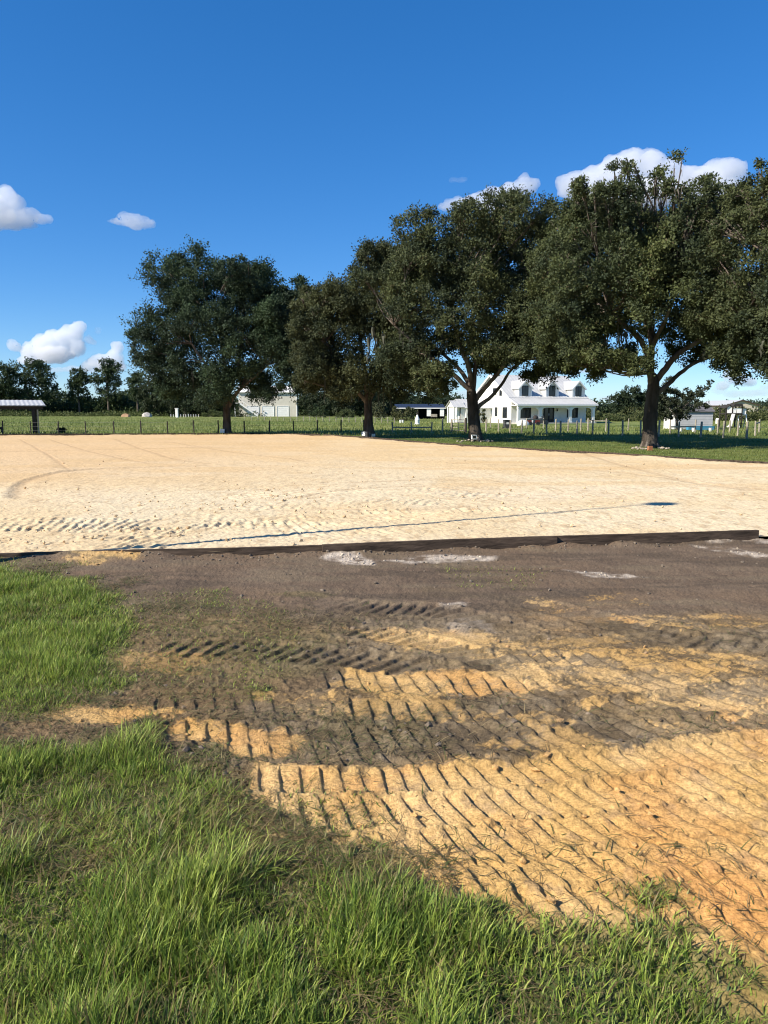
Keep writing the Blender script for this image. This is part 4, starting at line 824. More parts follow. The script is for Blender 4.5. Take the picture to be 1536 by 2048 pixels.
fence('short dark fence of three posts and one rail, between the second and third oaks', [(785,865.5),(823,866),(863,865.5)], .82, .06, M['post'], (), ((0,1,.5),(1,2,.5)), 'rail_fence')
fence('fence on pale round posts passing in front of the farmhouse and behind the tallest oak',
      [(932,865),(972,863.5),(997,865),(1020,866),(1043,866.5),(1067,867.5),(1093,867.8),(1121,869),(1154,869),(1185,870),(1217,870.5),(1245,871.5),(1281,871.5),(1317,873),(1357,874),(1401,875),(1446,877),(1493,877),(1545,879),(1600,881)], 1.0, .065, M['post'], (.35, .7), ())
fence('yard fence of pale posts nearer the farmhouse and grey shed, in the second row',
      [(885,862),(903,863),(981,857),(1053,858),(1087,857),(1111,863),(1136,863),(1161,863),(1176,863),(1212,863),(1256,862),(1340,868),(1390,866),(1435,869),(1459,866),(1475,871),(1510,871),(1518,866),(1570,868)], 1.0, .06, M['post'], (.4,), ((3,4,.85),(8,9,.85),(11,12,.5),(16,17,.8)))
fence('low fence of thin pale posts far across the pasture, in front of the two-storey garage',
      [(460,837)] + [(x, 840 + (x - 480) * .022) for x in range(490, 800, 13)], .75, .045, M['post'], (.5, .95), ())
fence('tiny far fence of close pale pickets left of the leftmost oak', [(x, 834.8) for x in range(342, 402, 5)], .75, .06, M['white'], (.5,), (), 'picket_fence')
t = thing('gate_post', 'white square post at the end of the far picket fence', 'post', at(354, 835.5)); MB().box(-.28,.28,-.28,.28,0,2.0).build('post', M['white'], t); MB().box(-.36,.36,-.36,.36,2.0,2.12).build('cap', M['trim'], t)
# metal gate
g0, g1 = at(905.5, 863), at(929, 864.5); t = thing('metal_gate', 'small metal tube gate of five bars, just left of the third oak trunk', 'gate', g0)
fr = MB(); d = g1 - g0
for z in (.12, .95): fr.tube([Vector((0,0,z)), d + Vector((0,0,z))], .025, 6)
for k in (0, .5, 1): fr.tube([d * k + Vector((0,0,.1)), d * k + Vector((0,0,.97))], .025, 6)
fr.build('frame', M['post'], t)
for z in (.32, .53, .74): MB().tube([Vector((0,0,z)), d + Vector((0,0,z))], .02, 6).build('bar', M['post'], t)
t = thing('gate_post', 'stout dark wooden post beside the third oak trunk, where the metal gate hangs', 'post', at(931, 865.5)); MB().tube([(0,0,-.1),(0,0,.6),(.01,0,1.1),(.01,0,1.13)], [.09,.09,.085,.06], 10).build('post', M['darkpost'], t); MB().tube([(-.1,0,.75),(.1,0,.75)], .015, 6).build('hinge', M['wire'], t)

# ------------------------------------------------------------------ open shelter on the left
b = at(73, 868.5); t = thing('open_shelter', 'open run-in shelter with a pale metal roof on dark posts, at the left edge', 'shelter', b, math.radians(28))
k = b.y / F; xr = (92 - 73) * k; xl = (-170 - 73) * k
rf = MB(); zf, zb, dp = 2.02, 2.42, 3.2
n = int((xr - xl) / .3); V = []
for i in range(n * 2 + 1):
    x_ = xl + (xr - xl) * i / (n * 2); q = .022 if i % 2 else 0
    V += [(x_, -.4, zf + q), (x_, dp, zb + q), (x_, -.4, zf - .05), (x_, dp, zb - .05)]
Fc = []
for i in range(n * 2): A = i * 4; Fc += [(A, A + 4, A + 5, A + 1), (A + 2, A + 3, A + 7, A + 6), (A, A + 2, A + 6, A + 4), (A + 1, A + 5, A + 7, A + 3)]
rf.add(V, Fc + [(0, 1, 3, 2), (8 * n, 8 * n + 2, 8 * n + 3, 8 * n + 1)]); rf.build('roof', M['metalroof'], t)
MB().bar((xl, -.15, 1.86), (xr - .15, -.15, 1.86), .1, .24).build('beam', M['dark'], t); MB().bar((xl, dp - .3, 2.2), (xr - .15, dp - .3, 2.2), .1, .22).build('beam', M['dark'], t)
for (x_, y_, zz) in ((-.11, -.15, 1.74), (.13, dp - .3, 2.08), (xl + .8, -.15, 1.74), (xl + .8, dp - .3, 2.08), (xl * .5, dp - .3, 2.08)):
    MB().box(x_ - .11, x_ + .11, y_ - .11, y_ + .11, -.1, zz).build('post', M['dark'], t)
MB().box(.1, .2, -.2, -.1, -.1, 1.73).build('post', M['post'], t)
t = thing('trough', 'small dark feeder on legs beside a fence post at the far left edge', 'feeder', at(2, 868)); MB().box(-.2,.12,-.15,.15,.35,.5).build('bin', M['dark'], t)
for x_ in (-.16, .08): MB().box(x_-.02,x_+.02,-.1,.1,-.05,.35).build('leg', M['dark'], t)

# ------------------------------------------------------------------ stones, bricks and floodlights at the oaks
def stones(label, cat, spots, m, grp, smax, seed):
    rng = random.Random(seed)
    for px, py, r in spots:
        p = at(px, py); mb = MB(); mb.rock((0, 0, r * .3), r, rng, .6); o = mb.build('stone', m); o.location = p; tag(o, label, cat, grp)
stones('pale stone in the ring round the foot of the third oak', 'stone', [(915,883.5,0.075),(925,883,0.098),(931,882,0.058),(938,881.5,0.115),(944,883,0.086),(962,883.5,0.069),(968,882.5,0.081),(975,883,0.150),(984,883,0.092),(921,885,0.058)], M['limestone'], 'stones round the third oak', .2, 1)
stones('pale stone in the ring round the foot of the tallest oak', 'stone', [(1266,897.5,0.075),(1273,896.5,0.098),(1279,897.8,0.081),(1285,898.4,0.086),(1292,898.6,0.069),(1318,896.5,0.075),(1325,897.5,0.110),(1333,898,0.075),(1338,897,0.058),(1275,899,0.052)], M['limestone'], 'stones round the tallest oak', .2, 2)
p = at(1300, 900); t = thing('brick', 'orange brick standing up in front of the tallest oak trunk', 'brick', p, .2); MB().box(-.1,.1,-.05,.05,-.02,.17).build('block', M['brick'], t); MB().box(-.06,.06,-.054,-.05,.04,.12).build('face_recess', M['brick'], t)
def flood(label, px, py, Y, s, rz, grp='floodlights at the feet of the oaks'):
    b = atY(px, py, Y); b.z = 0.0; t = thing('floodlight', label, 'floodlight', b, rz, grp)
    MB().box(-.2*s,.2*s,-.08*s,.08*s,.16*s,.5*s).build('housing', M['plastic_white'], t); MB().box(-.13*s,.13*s,-.084*s,-.08*s,.22*s,.44*s).build('lens', M['glass'] if s > .7 and rz > 0 else M['plastic_white'], t)
    MB().tube([(0,0,-.05),(0,0,.17*s)], .03, 6).build('stake', M['black'], t)
flood('white floodlight at the foot of the leftmost oak', 445, 869, 52.0, .78, -.4)
flood('white floodlight on the left of the second oak trunk', 728, 874, 46.0, .74, -.7)
flood('small white floodlight against the second oak trunk, right side', 747, 876, 45.6, .5, .2)
flood('white floodlight with a dark lens in front of the third oak trunk', 948, 883, 40.6, .72, .25)
t = thing('bucket', 'dark upturned bucket at the left foot of the second oak', 'bucket', at(735, 876.5)); MB().lathe([(.17,0),(.17,.04),(.13,.36),(.12,.38)], n=14).build('body', M['black'], t); MB().tube([(-.15,0,.1),(-.22,0,.18),(-.15,0,.3)], .012, 5).build('handle', M['wire'], t)

# ------------------------------------------------------------------ farmhouse
PH = math.radians(20); hb = at(1033, 847.6); t = thing('farmhouse', 'white farmhouse with three dormers, a grey metal roof and a columned front porch', 'house', hb, PH)
H = t; Lh = 11.9; DB, DR, DE = 2.0, 7.3, 12.6; ZE, ZB, ZR, ZF = 2.42, 3.25, 6.35, .12
w_ = MB(); x0, x1 = .35, Lh - .35
w_.prism([(DB, 0), (DE, 0), (DE, ZB - .1), (DR, ZR - .14), (DB, ZB - .14)], 'x', x0, x0 + .2)      # left gable wall
w_.prism([(DB, 0), (DE, 0), (DE, ZB - .1), (DR, ZR - .14), (DB, ZB - .14)], 'x', x1 - .2, x1)
w_.box(x0 + .2, x1 - .2, DB, DB + .2, 0, ZB - .16); w_.box(x0 + .2, x1 - .2, DE - .2, DE, 0, ZB - .16)
w_.build('wall', M['siding'], t)
def roof_slope(nm, par, x0, x1, ya, za, yb, zb, th=.07, m=None, rib=.45):
    mb = MB(); dz = th; mb.add([(x0,ya,za),(x1,ya,za),(x1,yb,zb),(x0,yb,zb),(x0,ya,za-dz),(x1,ya,za-dz),(x1,yb,zb-dz),(x0,yb,zb-dz)], [(0,1,2,3),(7,6,5,4),(0,4,5,1),(1,5,6,2),(2,6,7,3),(3,7,4,0)])
    n = max(1, int((x1 - x0) / rib)); L = math.hypot(yb - ya, zb - za); ny, nz = -(zb - za) / L, (yb - ya) / L
    for i in range(n + 1):
        xx = x0 + .02 + (x1 - x0 - .04) * i / n
        mb.add([(xx-.02,ya,za+.002),(xx+.02,ya,za+.002),(xx+.02,ya+ny*.024,za+nz*.024),(xx-.02,ya+ny*.024,za+nz*.024),(xx-.02,yb,zb+.002),(xx+.02,yb,zb+.002),(xx+.02,yb+ny*.024,zb+nz*.024),(xx-.02,yb+ny*.024,zb+nz*.024)], [(0,1,2,3),(7,6,5,4),(0,4,5,1),(1,5,6,2),(2,6,7,3),(3,7,4,0)])
    return mb.build(nm, m or M['metalroof'], par)
roof_slope('roof', t, 0, Lh, DB, ZB, DR, ZR); roof_slope('roof', t, 0, Lh, DE + .35, ZB - .15, DR + .02, ZR)
roof_slope('porch_roof', t, 0, Lh, -.1, ZE, DB - .04, ZB - .06)
mb = MB()
for xx in (-.04, Lh + .01): 
    mb.bar((xx + .015, DB, ZB - .12), (xx + .015, DR, ZR - .12), .035, .2); mb.bar((xx + .015, DE + .35, ZB - .26), (xx + .015, DR, ZR - .12), .035, .2); mb.bar((xx + .015, -.1, ZE - .1), (xx + .015, DB, ZB - .16), .035, .16)
mb.box(0, Lh, -.16, -.1, ZE - .2, ZE - .02); mb.build('fascia', M['trim'], t)
MB().box(.1, Lh - .1, .0, DB, -.05, ZF).build('porch_floor', M['concrete'], t); MB().box(.2, Lh - .2, .15, DB, ZE - .19, ZE - .12).build('porch_ceiling', M['trim'], t)
MB().box(.2, Lh - .2, .16, .36, ZE - .42, ZE - .19).build('porch_beam', M['trim'], t)
for cx_ in (.42, 3.5, 7.93, 11.4):
    c = MB().box(cx_-.17, cx_+.17, .1, .42, ZF, ZE - .42).box(cx_-.22, cx_+.22, .06, .46, ZF, ZF + .14).box(cx_-.21, cx_+.21, .07, .45, ZE - .52, ZE - .44).build('column', M['trim'], t)
    for sg in (-1, 1):
        if (cx_ < 1 and sg < 0) or (cx_ > 11 and sg > 0): continue
        P = [(cx_ + sg * .172, ZE - .425), (cx_ + sg * .85, ZE - .425)] + [(cx_ + sg * (.172 + .68 * (1 - math.sin(a))), ZE - .425 - .62 * (1 - math.cos(a))) for a in [math.pi / 2 * k / 6 for k in range(1, 7)]]
        MB().prism(P, 'y', .2, .32).build('bracket', M['trim'], t)
def window(par, x, z, w, h, y, shutter='', m='glass', nx=2, nz=2):
    f = MB()
    for a, b_, c, d in ((x-w/2-.07, x-w/2, z-.07, z+h+.07), (x+w/2, x+w/2+.07, z-.07, z+h+.07), (x-w/2, x+w/2, z+h, z+h+.07), (x-w/2, x+w/2, z-.07, z)): f.box(a, b_, y-.05, y-.003, c, d)
    for i in range(1, nx): xx = x - w/2 + w * i / nx; f.box(xx-.015, xx+.015, y-.035, y-.022, z, z+h)
    for i in range(1, nz): zz = z + h * i / nz; f.box(x-w/2, x+w/2, y-.034, y-.023, zz-.015, zz+.015)
    o = f.build('window', M['black'] if m == 'glass' else M['trim'], par); MB().box(x-w/2, x+w/2, y-.02, y-.004, z, z+h).build('pane', M['glass'], o)
    for sd in shutter:
        sx = x - w/2 - .34 if sd == 'l' else x + w/2 + .1
        s_ = MB().box(sx, sx + .24, y-.045, y-.004, z-.04, z+h+.04)
        for k in range(8): s_.box(sx + .03, sx + .21, y-.055, y-.0455, z + h * (k + .2) / 8, z + h * (k + .75) / 8)
        s_.build('shutter', M['black'], par)
window(H, 2.3, .75, 1.15, 1.3, DB, 'r', nx=3); window(H, 9.45, .75, 1.0, 1.3, DB, 'lr', nx=3)
f = MB().box(5.05, 5.15, DB-.06, DB-.004, ZF, 2.28).box(6.55, 6.65, DB-.06, DB-.004, ZF, 2.28).box(5.15, 6.55, DB-.06, DB-.004, 2.2, 2.28); fo = f.build('door_frame', M['black'], H)
for xx in (5.16, 5.86):
    dd = MB().box(xx, xx + .68, DB-.04, DB-.006, ZF, 2.19).build('door', M['black'], H)
    MB().box(xx + .12, xx + .56, DB-.05, DB-.041, .5, 2.05).build('pane', M['glass'], dd); MB().tube([(xx + (.62 if xx < 5.5 else .06), DB-.08, 1.0), (xx + (.62 if xx < 5.5 else .06), DB-.08, 1.25)], .015, 6).build('handle', M['metalroof'], dd)
MB().lathe([(.05,0),(.09,.06),(.07,.26),(.02,.34)], (7.05, DB-.12, 1.55), 8).build('porch_lamp', M['black'], H)
# side windows in the left gable wall (faces local -x)
def side_window(D, z, w, h):
    x = x0; f = MB()
    for a, b_, c, d in ((D-w/2-.06, D-w/2, z-.06, z+h+.06), (D+w/2, D+w/2+.06, z-.06, z+h+.06), (D-w/2, D+w/2, z+h, z+h+.06), (D-w/2, D+w/2, z-.06, z)): f.box(x-.05, x-.003, a, b_, c, d)
    f.box(x-.03, x-.02, D-w/2, D+w/2, z+h/2-.02, z+h/2+.02)
    o = f.build('window', M['black'], H); MB().box(x-.02, x-.004, D-w/2, D+w/2, z, z+h).build('pane', M['glass'], o)
side_window(3.6, .75, 1.0, 1.25); side_window(5.9, .95, .5, 1.05); side_window(7.6, .95, .45, 1.05); side_window(6.4, 3.75, .8, .75); side_window(4.8, 3.6, .5, .6)
# dormers
slope = (ZR - ZB) / (DR - DB)
for cxd in (2.5, 6.5, 10.5):
    yf = DB + .35; zb = ZB + slope * .35; ze, zp, hw = 4.62, 5.5, .88
    ye = DB + (ze - ZB) / slope; yp = DB + (zp - ZB) / slope
    d_ = MB().add([(cxd-hw,yf,zb-.1),(cxd+hw,yf,zb-.1),(cxd+hw,yf,ze),(cxd,yf,zp-.12),(cxd-hw,yf,ze),(cxd-hw,ye+.3,ze-.08),(cxd+hw,ye+.3,ze-.08),(cxd-hw,yf+.4,zb-.1),(cxd+hw,yf+.4,zb-.1)], [(0,1,2,3,4),(0,4,5,7),(1,8,6,2)]).build('dormer', M['siding'], H)
    r_ = MB(); ov = .22
    for sg in (-1, 1):
        ex = cxd + sg * (hw + ov); ez = ze - ov * (zp - ze) / hw
        A = [(cxd, yf - .25, zp), (ex, yf - .25, ez), (ex, ye + .2, ez), (cxd, yp + .15, zp)]
        r_.add(A + [(x_, y_, z_ - .06) for x_, y_, z_ in A], [(0,1,2,3) if sg < 0 else (3,2,1,0), (7,6,5,4) if sg < 0 else (4,5,6,7), (0,4,5,1), (1,5,6,2), (2,6,7,3)])
    r_.build('dormer_roof', M['metalroof'], d_)
    tr = MB()
    for sg in (-1, 1): tr.bar((cxd, yf - .265, zp - .075), (cxd + sg * (hw + ov), yf - .265, ze - ov * (zp - ze) / hw - .075), .03, .16)
    for sg in (-1, 1): tr.box(cxd + sg * hw - .1, cxd + sg * hw + .1, yf - .05, yf - .003, zb - .05, ze - .1)
    tr.build('dormer_trim', M['trim'], d_)
    window(d_, cxd, zb + .12, .78, 1.12, yf, m='glass')
# left wing
wg = MB().prism([(7.2, 0), (13, 0), (13, 2.0), (10.1, 3.1), (7.2, 2.0)], 'x', -3.4, x0 - .01).build('garage_wing', M['siding'], H)
roof_slope('wing_roof', wg, -3.6, x0 - .02, 6.95, 1.96, 10.1, 3.18, .06); roof_slope('wing_roof', wg, -3.6, x0 - .02, 13.25, 1.96, 10.12, 3.18, .06)
pw = MB().prism([(7.5, 2.1), (9.7, 2.1), (8.6, 2.85)], 'x', -5.0, -3.41)
for D_ in (7.55, 9.5): pw.box(-5.0, -4.8, D_, D_ + .2, 0, 2.1)
pw.box(-4.0, -3.41, 7.5, 7.6, 0, 2.1)
pw = pw.build('side_porch', M['siding'], H); roof_slope('side_porch_roof', pw, -5.2, -3.42, 7.25, 2.08, 8.6, 2.95, .06); roof_slope('side_porch_roof', pw, -5.2, -3.42, 9.95, 2.08, 8.62, 2.95, .06)
MB().box(-3.46, -3.41, 8.2, 9.1, .05, 2.0).build('door', M['black'], pw); MB().box(-2.2, -1.4, 7.15, 7.195, .05, 1.75).build('door', M['black'], wg)
# in front of the porch
t = thing('wheelie_bin', 'black wheelie bin with a white sticker, left of the farmhouse porch', 'bin', at(1013, 858.5), .2)
MB().prism([(-.2,.08),(.2,.08),(.26,.78),(-.26,.78)], 'y', -.25, .25).build('body', M['greybin'], t); MB().box(-.29,.29,-.29,.29,.785,.84).build('lid', M['greybin'], t); MB().box(-.11,.11,-.256,-.252,.45,.62).build('sticker', M['plastic_white'], t)
for s in (-1, 1): MB().tube([(s*.23,.2,.09),(s*.29,.2,.09)], .09, 10).build('wheel', M['black'], t)
t = thing('garden_cart', 'dark red garden cart with a white patch, standing before the porch', 'cart', at(1066, 850.5), .15)
MB().prism([(-.6,.22),(.6,.22),(.72,.72),(-.7,.72)], 'y', -.35, .35).build('tub', M['red'], t); MB().box(-.28,-.1,-.36,-.352,.3,.62).build('patch', M['plastic_white'], t); MB().rock((.25, 0, .82), .36, random.Random(4), .9).build('load', M['dark'], t)
for x_ in (-.4, .42): MB().tube([(x_,-.42,.2),(x_,-.34,.2)], .2, 12).build('wheel', M['black'], t)
t = thing('lawn_mower', 'dark ride-on mower parked right of the red cart by the porch', 'mower', at(1083, 850), .1)
MB().prism([(-.7,.2),(.7,.2),(.7,.45),(.1,.5),(.05,.78),(-.65,.74)], 'y', -.3, .3).build('body', M['greybin'], t); MB().prism([(.2,.5),(.6,.5),(.62,.58),(.3,.6),(.22,1.0),(.14,1.0)], 'y', -.22, .22).build('seat', M['black'], t)
for x_, r_ in ((-.45,.2),(.42,.27)): MB().tube([(x_,-.42,r_),(x_,-.31,r_)], r_, 12).build('wheel', M['black'], t)
MB().tube([(-.1,0,.75),(.0,0,.98)], .02, 6).tube([(.0,-.14,.95),(.0,.14,.99)], .02, 6).build('steering_wheel', M['black'], t)
t = thing('boulder', 'low white covered mound beside the left porch window', 'cover', at(1046, 851)); MB().lathe([(.7,0),(.68,.25),(.5,.5),(.2,.62),(.05,.64)], n=14).build('cover', M['plastic_white'], t)
t = thing('garden_pedestal', 'white tapered pedestal on the grass left of the white garage wing', 'pedestal', at(834.5, 849)); MB().lathe([(.34,0),(.34,.08),(.26,.12),(.28,.55),(.22,.75),(.12,1.0),(.08,1.12),(.03,1.16)], n=14).build('body', M['plastic_white'], t); MB().lathe([(.02,1.16),(.1,1.2),(.11,1.32),(.04,1.42)], n=10).build('finial', M['dark'], t)
for px, lab in ((801, 'white bucket by the far fence, left one of the close pair'), (805.5, 'white bucket by the far fence, right one of the close pair')):
    t = thing('bucket', lab, 'bucket', at(px, 846)); MB().lathe([(.12,0),(.15,.38),(.16,.4)], n=12).build('body', M['plastic_white'], t); MB().tube([(-.15,0,.36),(-.1,-.05,.48),(.1,-.05,.48),(.15,0,.36)], .012, 5).build('handle', M['wire'], t)

# ------------------------------------------------------------------ two-storey garage far on the left
YG = 188.0; g = atY(478, 834.5, YG); g.z = 0.05; kg = YG / F
t = thing('garage_barn', 'two-storey beige garage with white roll-up doors behind the leftmost oak', 'garage', g, math.radians(5)); W_ = 14.6; HW = 6.1; DG = 9.5
b_ = MB(); b_.prism([(0, 0), (DG, 0), (DG, HW), (DG / 2, HW + 1.55), (0, HW)], 'x', 0, W_); b_.build('wall', M['greige'], t)
roof_slope('roof', t, -.4, W_ + 3.4, -.5, HW + .02, DG / 2, HW + 1.66, .1, M['white'], .8); roof_slope('roof', t, -.4, W_ + 3.4, DG + .5, HW + .02, DG / 2 + .02, HW + 1.66, .1, M['white'], .8)
for i, xx in enumerate((2.1, 5.9, 9.6)):
    d_ = MB().box(xx, xx + 2.75, -.03, -.004, 0, 2.55)
    for k in range(1, 5): d_.box(xx + .04, xx + 2.71, -.05, -.031, .51 * k - .02, .51 * k + .02)
    d_.build('garage_door', M['white'], t); MB().box(xx - .14, xx - .002, -.09, -.003, 0, 2.7).box(xx + 2.752, xx + 2.89, -.09, -.003, 0, 2.7).box(xx - .002, xx + 2.752, -.09, -.003, 2.56, 2.7).build('door_frame', M['trim'], t)
for xx in (3.2, 7.4): window(t, xx, 4.6, .8, 1.0, 0.0)
MB().box(W_ - .25, W_ - .002, -.05, -.003, 0, HW - .05).build('corner_trim', M['trim'], t)
st = MB(); st.bar((.4, -1.6, 3.3), (4.9, -1.6, .1), .08, .34); st.bar((.4, -.6, 3.3), (4.9, -.6, .1), .08, .34)
for k in range(14): q = (k + .5) / 14; st.box(.4 + 4.5 * q - .14, .4 + 4.5 * q + .14, -1.56, -.64, 3.36 - 3.2 * q, 3.41 - 3.2 * q)
st.box(-.9, .4, -1.7, -.05, 3.3, 3.42); so_ = st.build('staircase', M['white'], t)
r_ = MB(); r_.bar((.4, -1.6, 4.3), (4.9, -1.6, 1.1), .06, .1)
for k in range(6): q = k / 5; r_.bar((.4 + 4.5 * q, -1.6, 3.3 - 3.2 * q), (.4 + 4.5 * q, -1.6, 4.3 - 3.2 * q), .06)
r_.bar((-.9, -1.65, 3.4), (-.9, -1.65, 4.4), .06); r_.bar((-.9, -1.65, 4.4), (.4, -1.65, 4.4), .06); r_.build('handrail', M['white'], so_)
MB().box(-.85, -.7, -1.65, -1.5, 0, 3.3).build('stair_post', M['white'], t)
MB().box(W_ + .01, W_ + 3.1, .2, 5, 2.9, 3.1).build('deck', M['brown'], t)
r_ = MB()
for k in range(14): r_.box(W_ + .05 + k * .22, W_ + .11 + k * .22, .22, .28, 3.1, 4.1)
r_.box(W_ + .02, W_ + 3.1, .2, .3, 4.1, 4.2).build('deck_railing', M['brown'], t)
for xx, yy in ((W_ + 2.95, .2), (W_ + 2.95, 4.8)): MB().box(xx - .1, xx + .1, yy - .1, yy + .1, -.1, 2.9).box(xx - .08, xx + .08, yy - .08, yy + .08, 3.11, HW - .1).build('deck_post', M['greige'], t)

# ------------------------------------------------------------------ dark pole barn
YP = 140.0; kp = YP / F; b = atY(790, 838, YP); b.z = 0; t = thing('pole_barn', 'open pole barn with a dark blue roof and two white panels, beside the farmhouse', 'barn', b); Wp = 100 * kp
roof_slope('roof', t, 0, Wp, -.3, 2.08, 6, 2.85, .1, M['navy'], .6)
MB().box(0, Wp, -.36, -.302, 1.96, 2.12).build('gutter', M['trim'], t)
for xx in (.3, 4.3, Wp - .2): 
    for yy in (.0, 5.7): MB().box(xx - .08, xx + .08, yy - .08, yy + .08, -.1, 2.0 + yy * .11).build('post', M['dark'], t)
MB().box(4.2, Wp - .1, 5.5, 5.6, -.1, 2.6).box(4.2, 4.3, .1, 5.5, -.1, 2.05).box(Wp - .2, Wp - .1, .1, 5.5, -.1, 2.05).build('back_wall', M['dark'], t)
for a, c in ((853, 861.3), (879, 887)):
    q = MB().box((a - 790) * kp, (c - 790) * kp, -.2, -.1, .55, 1.96)
    for z_ in (.8, 1.2, 1.6): q.box((a - 790) * kp + .04, (c - 790) * kp - .04, -.215, -.2005, z_, z_ + .04)
    q.build('panel', M['white'], t)
t = thing('bench', 'dark slatted bench under the roof of the dark blue pole barn', 'bench', atY(868, 836, YP - 1.0) * 1.0); t.location.z = 0
MB().box(-.6,.6,-.2,.2,.42,.48).build('seat', M['post'], t); MB().box(-.6,.6,.2,.25,.5,.95).build('backrest', M['post'], t)
for x_ in (-.5, .5): MB().box(x_-.04,x_+.04,-.18,.2,-.02,.42).build('leg', M['dark'], t)

# ------------------------------------------------------------------ sheds and yard on the right
YT = 148.0; kt = YT / F; b = atY(1450, 837, YT); b.z = 0; t = thing('barn', 'tan metal barn with a brown trimmed gable and a lean-to, at the far right', 'barn', b)
Wg, ze, zp, Dp = 64 * kt, 2.65, 3.62, 15.0
MB().prism([(0, 0), (Wg, 0), (Wg, ze), (Wg / 2, zp), (0, ze)], 'y', 0, Dp).build('wall', M['tan'], t)
for sg in (0, 1):
    xa, xb = (Wg / 2, -.25) if sg == 0 else (Wg / 2, Wg + .25); zz = ze - .25 * (zp - ze) / (Wg / 2)
    A = [(xa, -.3, zp + .08), (xb, -.3, zz + .08), (xb, Dp, zz + .08), (xa, Dp, zp + .08)]
    MB().add(A + [(x_, y_, z_ - .07) for x_, y_, z_ in A], [(0,1,2,3),(7,6,5,4),(0,4,5,1),(1,5,6,2),(2,6,7,3),(3,7,4,0)]).build('roof', M['metalroof'], t)
    MB().bar((xa, -.33, zp + .0), (xb, -.33, zz + .0), .05, .22).build('fascia', M['brown'], t)
MB().box(-.3, -.26, -.3, Dp, ze - .24, ze - .03).build('gutter', M['brown'], t)
d_ = MB().box(47 * kt, 54 * kt, -.05, -.004, .02, 1.75).build('door', M['white'], t); MB().tube([(48 * kt, -.08, .8), (48 * kt, -.05, .9)], .03, 6).build('handle', M['black'], d_)
ln = MB().prism([(Wg + .01, 0), (Wg + 4.2, 0), (Wg + 4.2, 1.75), (Wg + .01, 2.3)], 'y', 1.5, 10).build('lean_to', M['tan'], t); MB().prism([(Wg + .02, 2.33), (Wg + 4.5, 1.75), (Wg + 4.5, 1.85), (Wg + .02, 2.45)], 'y', 1.2, 10.2).build('lean_to_roof', M['brown'], ln); window(ln, Wg + 1.3, .75, .8, .8, 1.5)
YS = 66.0; ks = YS / F; b = atY(1348, 859, YS); b.z = 0; t = thing('shed', 'low grey shed with a white end wall behind the small young oak', 'shed', b); Wd, Dd, hs_ = 76 * ks, 2.5, 1.62
MB().box(.04, Wd, 0, Dd, 0, hs_).build('wall', M['shedgrey'], t); MB().prism([(0, 0), (Dd, 0), (Dd, hs_), (Dd / 2, hs_ + .5), (0, hs_)], 'x', 0, .038).build('end_wall', M['white'], t); MB().prism([(.05, hs_), (Dd - .05, hs_), (Dd / 2, hs_ + .47)], 'x', Wd - .05, Wd - .01).build('end_wall', M['shedgrey'], t)
roof_slope('roof', t, -.12, Wd + .12, -.15, hs_ - .04, Dd / 2, hs_ + .56, .05, M['shedroof'], 5); roof_slope('roof', t, -.12, Wd + .12, Dd + .15, hs_ - .04, Dd / 2 + .02, hs_ + .56, .05, M['shedroof'], 5)
mb = MB()
for k in range(6): mb.box(.06, Wd - .02, -.012, -.002, .18 + k * .24, .2 + k * .24)
mb.build('siding_strips', M['shedgrey'], t)
b = at(1400, 862.5); t = thing('trough', 'long blue plastic trough lying in the yard before the grey shed', 'trough', b); kb = b.y / F; l0, l1 = -25 * kb, 25 * kb
MB().prism([(-.22,.1),(.22,.1),(.3,.42),(.25,.42),(.18,.16),(-.18,.16),(-.25,.42),(-.3,.42)], 'x', l0, l1).build('tub', M['blue'], t); MB().prism([(-.2,.11),(.2,.11),(.28,.41),(-.28,.41)], 'x', l0 - .03, l0 - .002).prism([(-.2,.11),(.2,.11),(.28,.41),(-.28,.41)], 'x', l1 + .002, l1 + .03).build('end_panel', M['blue'], t)
for x_ in (l0 + .3, l1 - .3): MB().box(x_-.05,x_+.05,-.18,.18,-.02,.098).build('leg', M['black'], t)
for px, lab in ((1386.5, 'white bucket before the middle of the blue trough'), (1420.5, 'white bucket before the right end of the blue trough'), (1361, 'round white bucket left of the blue trough')):
    t = thing('bucket', lab, 'bucket', at(px, 864)); MB().lathe([(.1,0),(.13,.3),(.14,.32),(.12,.32)], n=12).build('body', M['plastic_white'], t); MB().tube([(-.13,0,.28),(-.09,-.05,.4),(.09,-.05,.4),(.13,0,.28)], .01, 5).build('handle', M['wire'], t)
t = thing('bucket', 'white drum on the grass between the grey shed and the play set', 'drum', at(1435, 848)); MB().lathe([(.22,0),(.24,.05),(.24,.6),(.2,.66)], n=14).build('body', M['plastic_white'], t); MB().lathe([(.21,.661),(.21,.69),(.05,.7)], n=14).build('lid', M['white'], t)
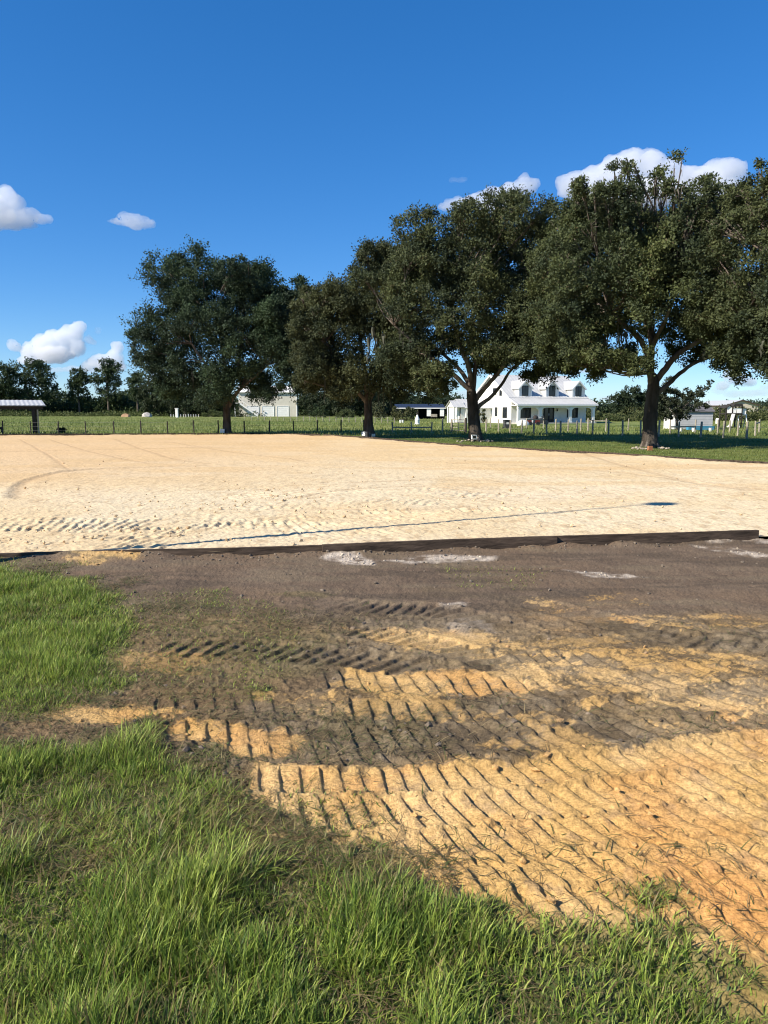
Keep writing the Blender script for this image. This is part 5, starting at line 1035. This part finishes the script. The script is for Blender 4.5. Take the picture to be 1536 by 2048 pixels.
# play set
b = at(1470, 856); t = thing('play_set', 'wooden play set with a white gabled hut, a slide and swings at the right', 'play set', b); kq = b.y / F
X_ = lambda px: (px - 1470) * kq
Z_ = lambda py: (856 - py) * kq
for xx in (1450.5, 1462.5, 1481.5):
    for yy in (0, 1.3): MB().box(X_(xx)-.05, X_(xx)+.05, yy-.05, yy+.05, -.05, Z_(814)).build('post', M['dark'], t)
MB().box(X_(1449.5), X_(1482.5), -.08, 1.4, Z_(829), Z_(827)).build('deck', M['dark'], t)
MB().prism([(X_(1450.5)+.06, Z_(826.5)), (X_(1462.5)-.06, Z_(826.5)), (X_(1462.5)-.06, Z_(816)), (X_(1456.5), Z_(811.8)), (X_(1450.5)+.06, Z_(816))], 'y', -.04, .0).build('hut_front', M['white'], t)
for a, c in ((1449, 1456.5), (1464, 1456.5)): MB().bar((X_(a), .65, Z_(816.8)), (X_(c), .65, Z_(810.6)), 1.6, .05, (0, 0, 1)).build('hut_roof', M['dark'], t)
MB().prism([(X_(1462.5), Z_(814)), (X_(1483), Z_(814)), (X_(1480), Z_(808)), (X_(1466), Z_(808))], 'y', -.15, 1.45).build('roof', M['dark'], t)
for a, c in ((1464, 1470.5), (1472, 1480.8)): MB().box(X_(a), X_(c), -.03, .01, Z_(826.4), Z_(817)).build('side_panel', M['white'], t)
MB().box(X_(1483), X_(1491), .1, .9, Z_(829), Z_(817.5)).build('lookout', M['white'], t); MB().box(X_(1482.6), X_(1491.5), .05, .95, Z_(817.4), Z_(816)).build('lookout_roof', M['dark'], t)
MB().prism([(X_(1459), Z_(828)), (X_(1461.5), Z_(828)), (X_(1456), Z_(852)), (X_(1451), Z_(854.5)), (X_(1450), Z_(853)), (X_(1454), Z_(851))], 'y', -.75, -.3).build('slide', M['white'], t)
MB().tube([(X_(1478), .5, Z_(832)), (X_(1497), .5, Z_(830))], .06, 8).build('swing_beam', M['white'], t)
for xx, dx in ((1479.5, -.0), (1495.5, .0)):
    for yy in (-.5, 1.5): MB().tube([(X_(xx), .5, Z_(831)), (X_(xx) + (-.28 if yy < 0 else .28), yy, -.03)], .045, 8).build('swing_leg', M['white'], t)
for xx in (1484.5, 1490):
    s_ = MB().box(X_(xx)-.18, X_(xx)+.18, .42, .58, .4, .44).build('swing_seat', M['black'], t); MB().tube([(X_(xx)-.16,.5,.44),(X_(xx)-.16,.5,Z_(832))], .012, 5).tube([(X_(xx)+.16,.5,.44),(X_(xx)+.16,.5,Z_(832))], .012, 5).build('chain', M['wire'], s_)
# heaps far off
for px, lab, m_, hh, ww in ((251, 'small heap of orange earth in the far pasture', 'mound_sand', 0.75, 1.2), (294, 'small heap of grey rubble in the far pasture', 'mound_grey', 0.95, 1.7)):
    p = atY(px, 833, 176); rr = random.Random(px); mb = MB()
    mb.rock((0, 0, hh * .25), 1.0, rr, 1.0); mb.v = [(x_ * ww, y_ * ww * .7, max(z_ * hh, -.2)) for x_, y_, z_ in mb.v]
    o = mb.build('heap', M[m_]); o.location = (p.x, p.y, .0); tag(o, lab, 'heap')
# unseen pole put just left of the frame to throw the arena's line shadow
tip = at(1326, 1012.5); Ls = 12.4; base = tip - Vector((math.cos(SUN_AZ), math.sin(SUN_AZ), 0)) * Ls; hp = Ls * math.tan(SUN_EL)
t = thing('shadow_pole', 'tall tapered pole with a round head standing left of the picture, seen only by its shadow', 'lamp post', (base.x, base.y, 0))
MB().tube([(0,0,-.2),(0,0,hp*.5),(0,0,hp-.2)], [.075,.055,.018], 10).build('pole', M['metalroof'], t); MB().lathe([(.04,hp-.2),(.2,hp-.12),(.25,hp),(.2,hp+.12),(.05,hp+.2)], n=14).build('pole_head', M['greybin'], t)
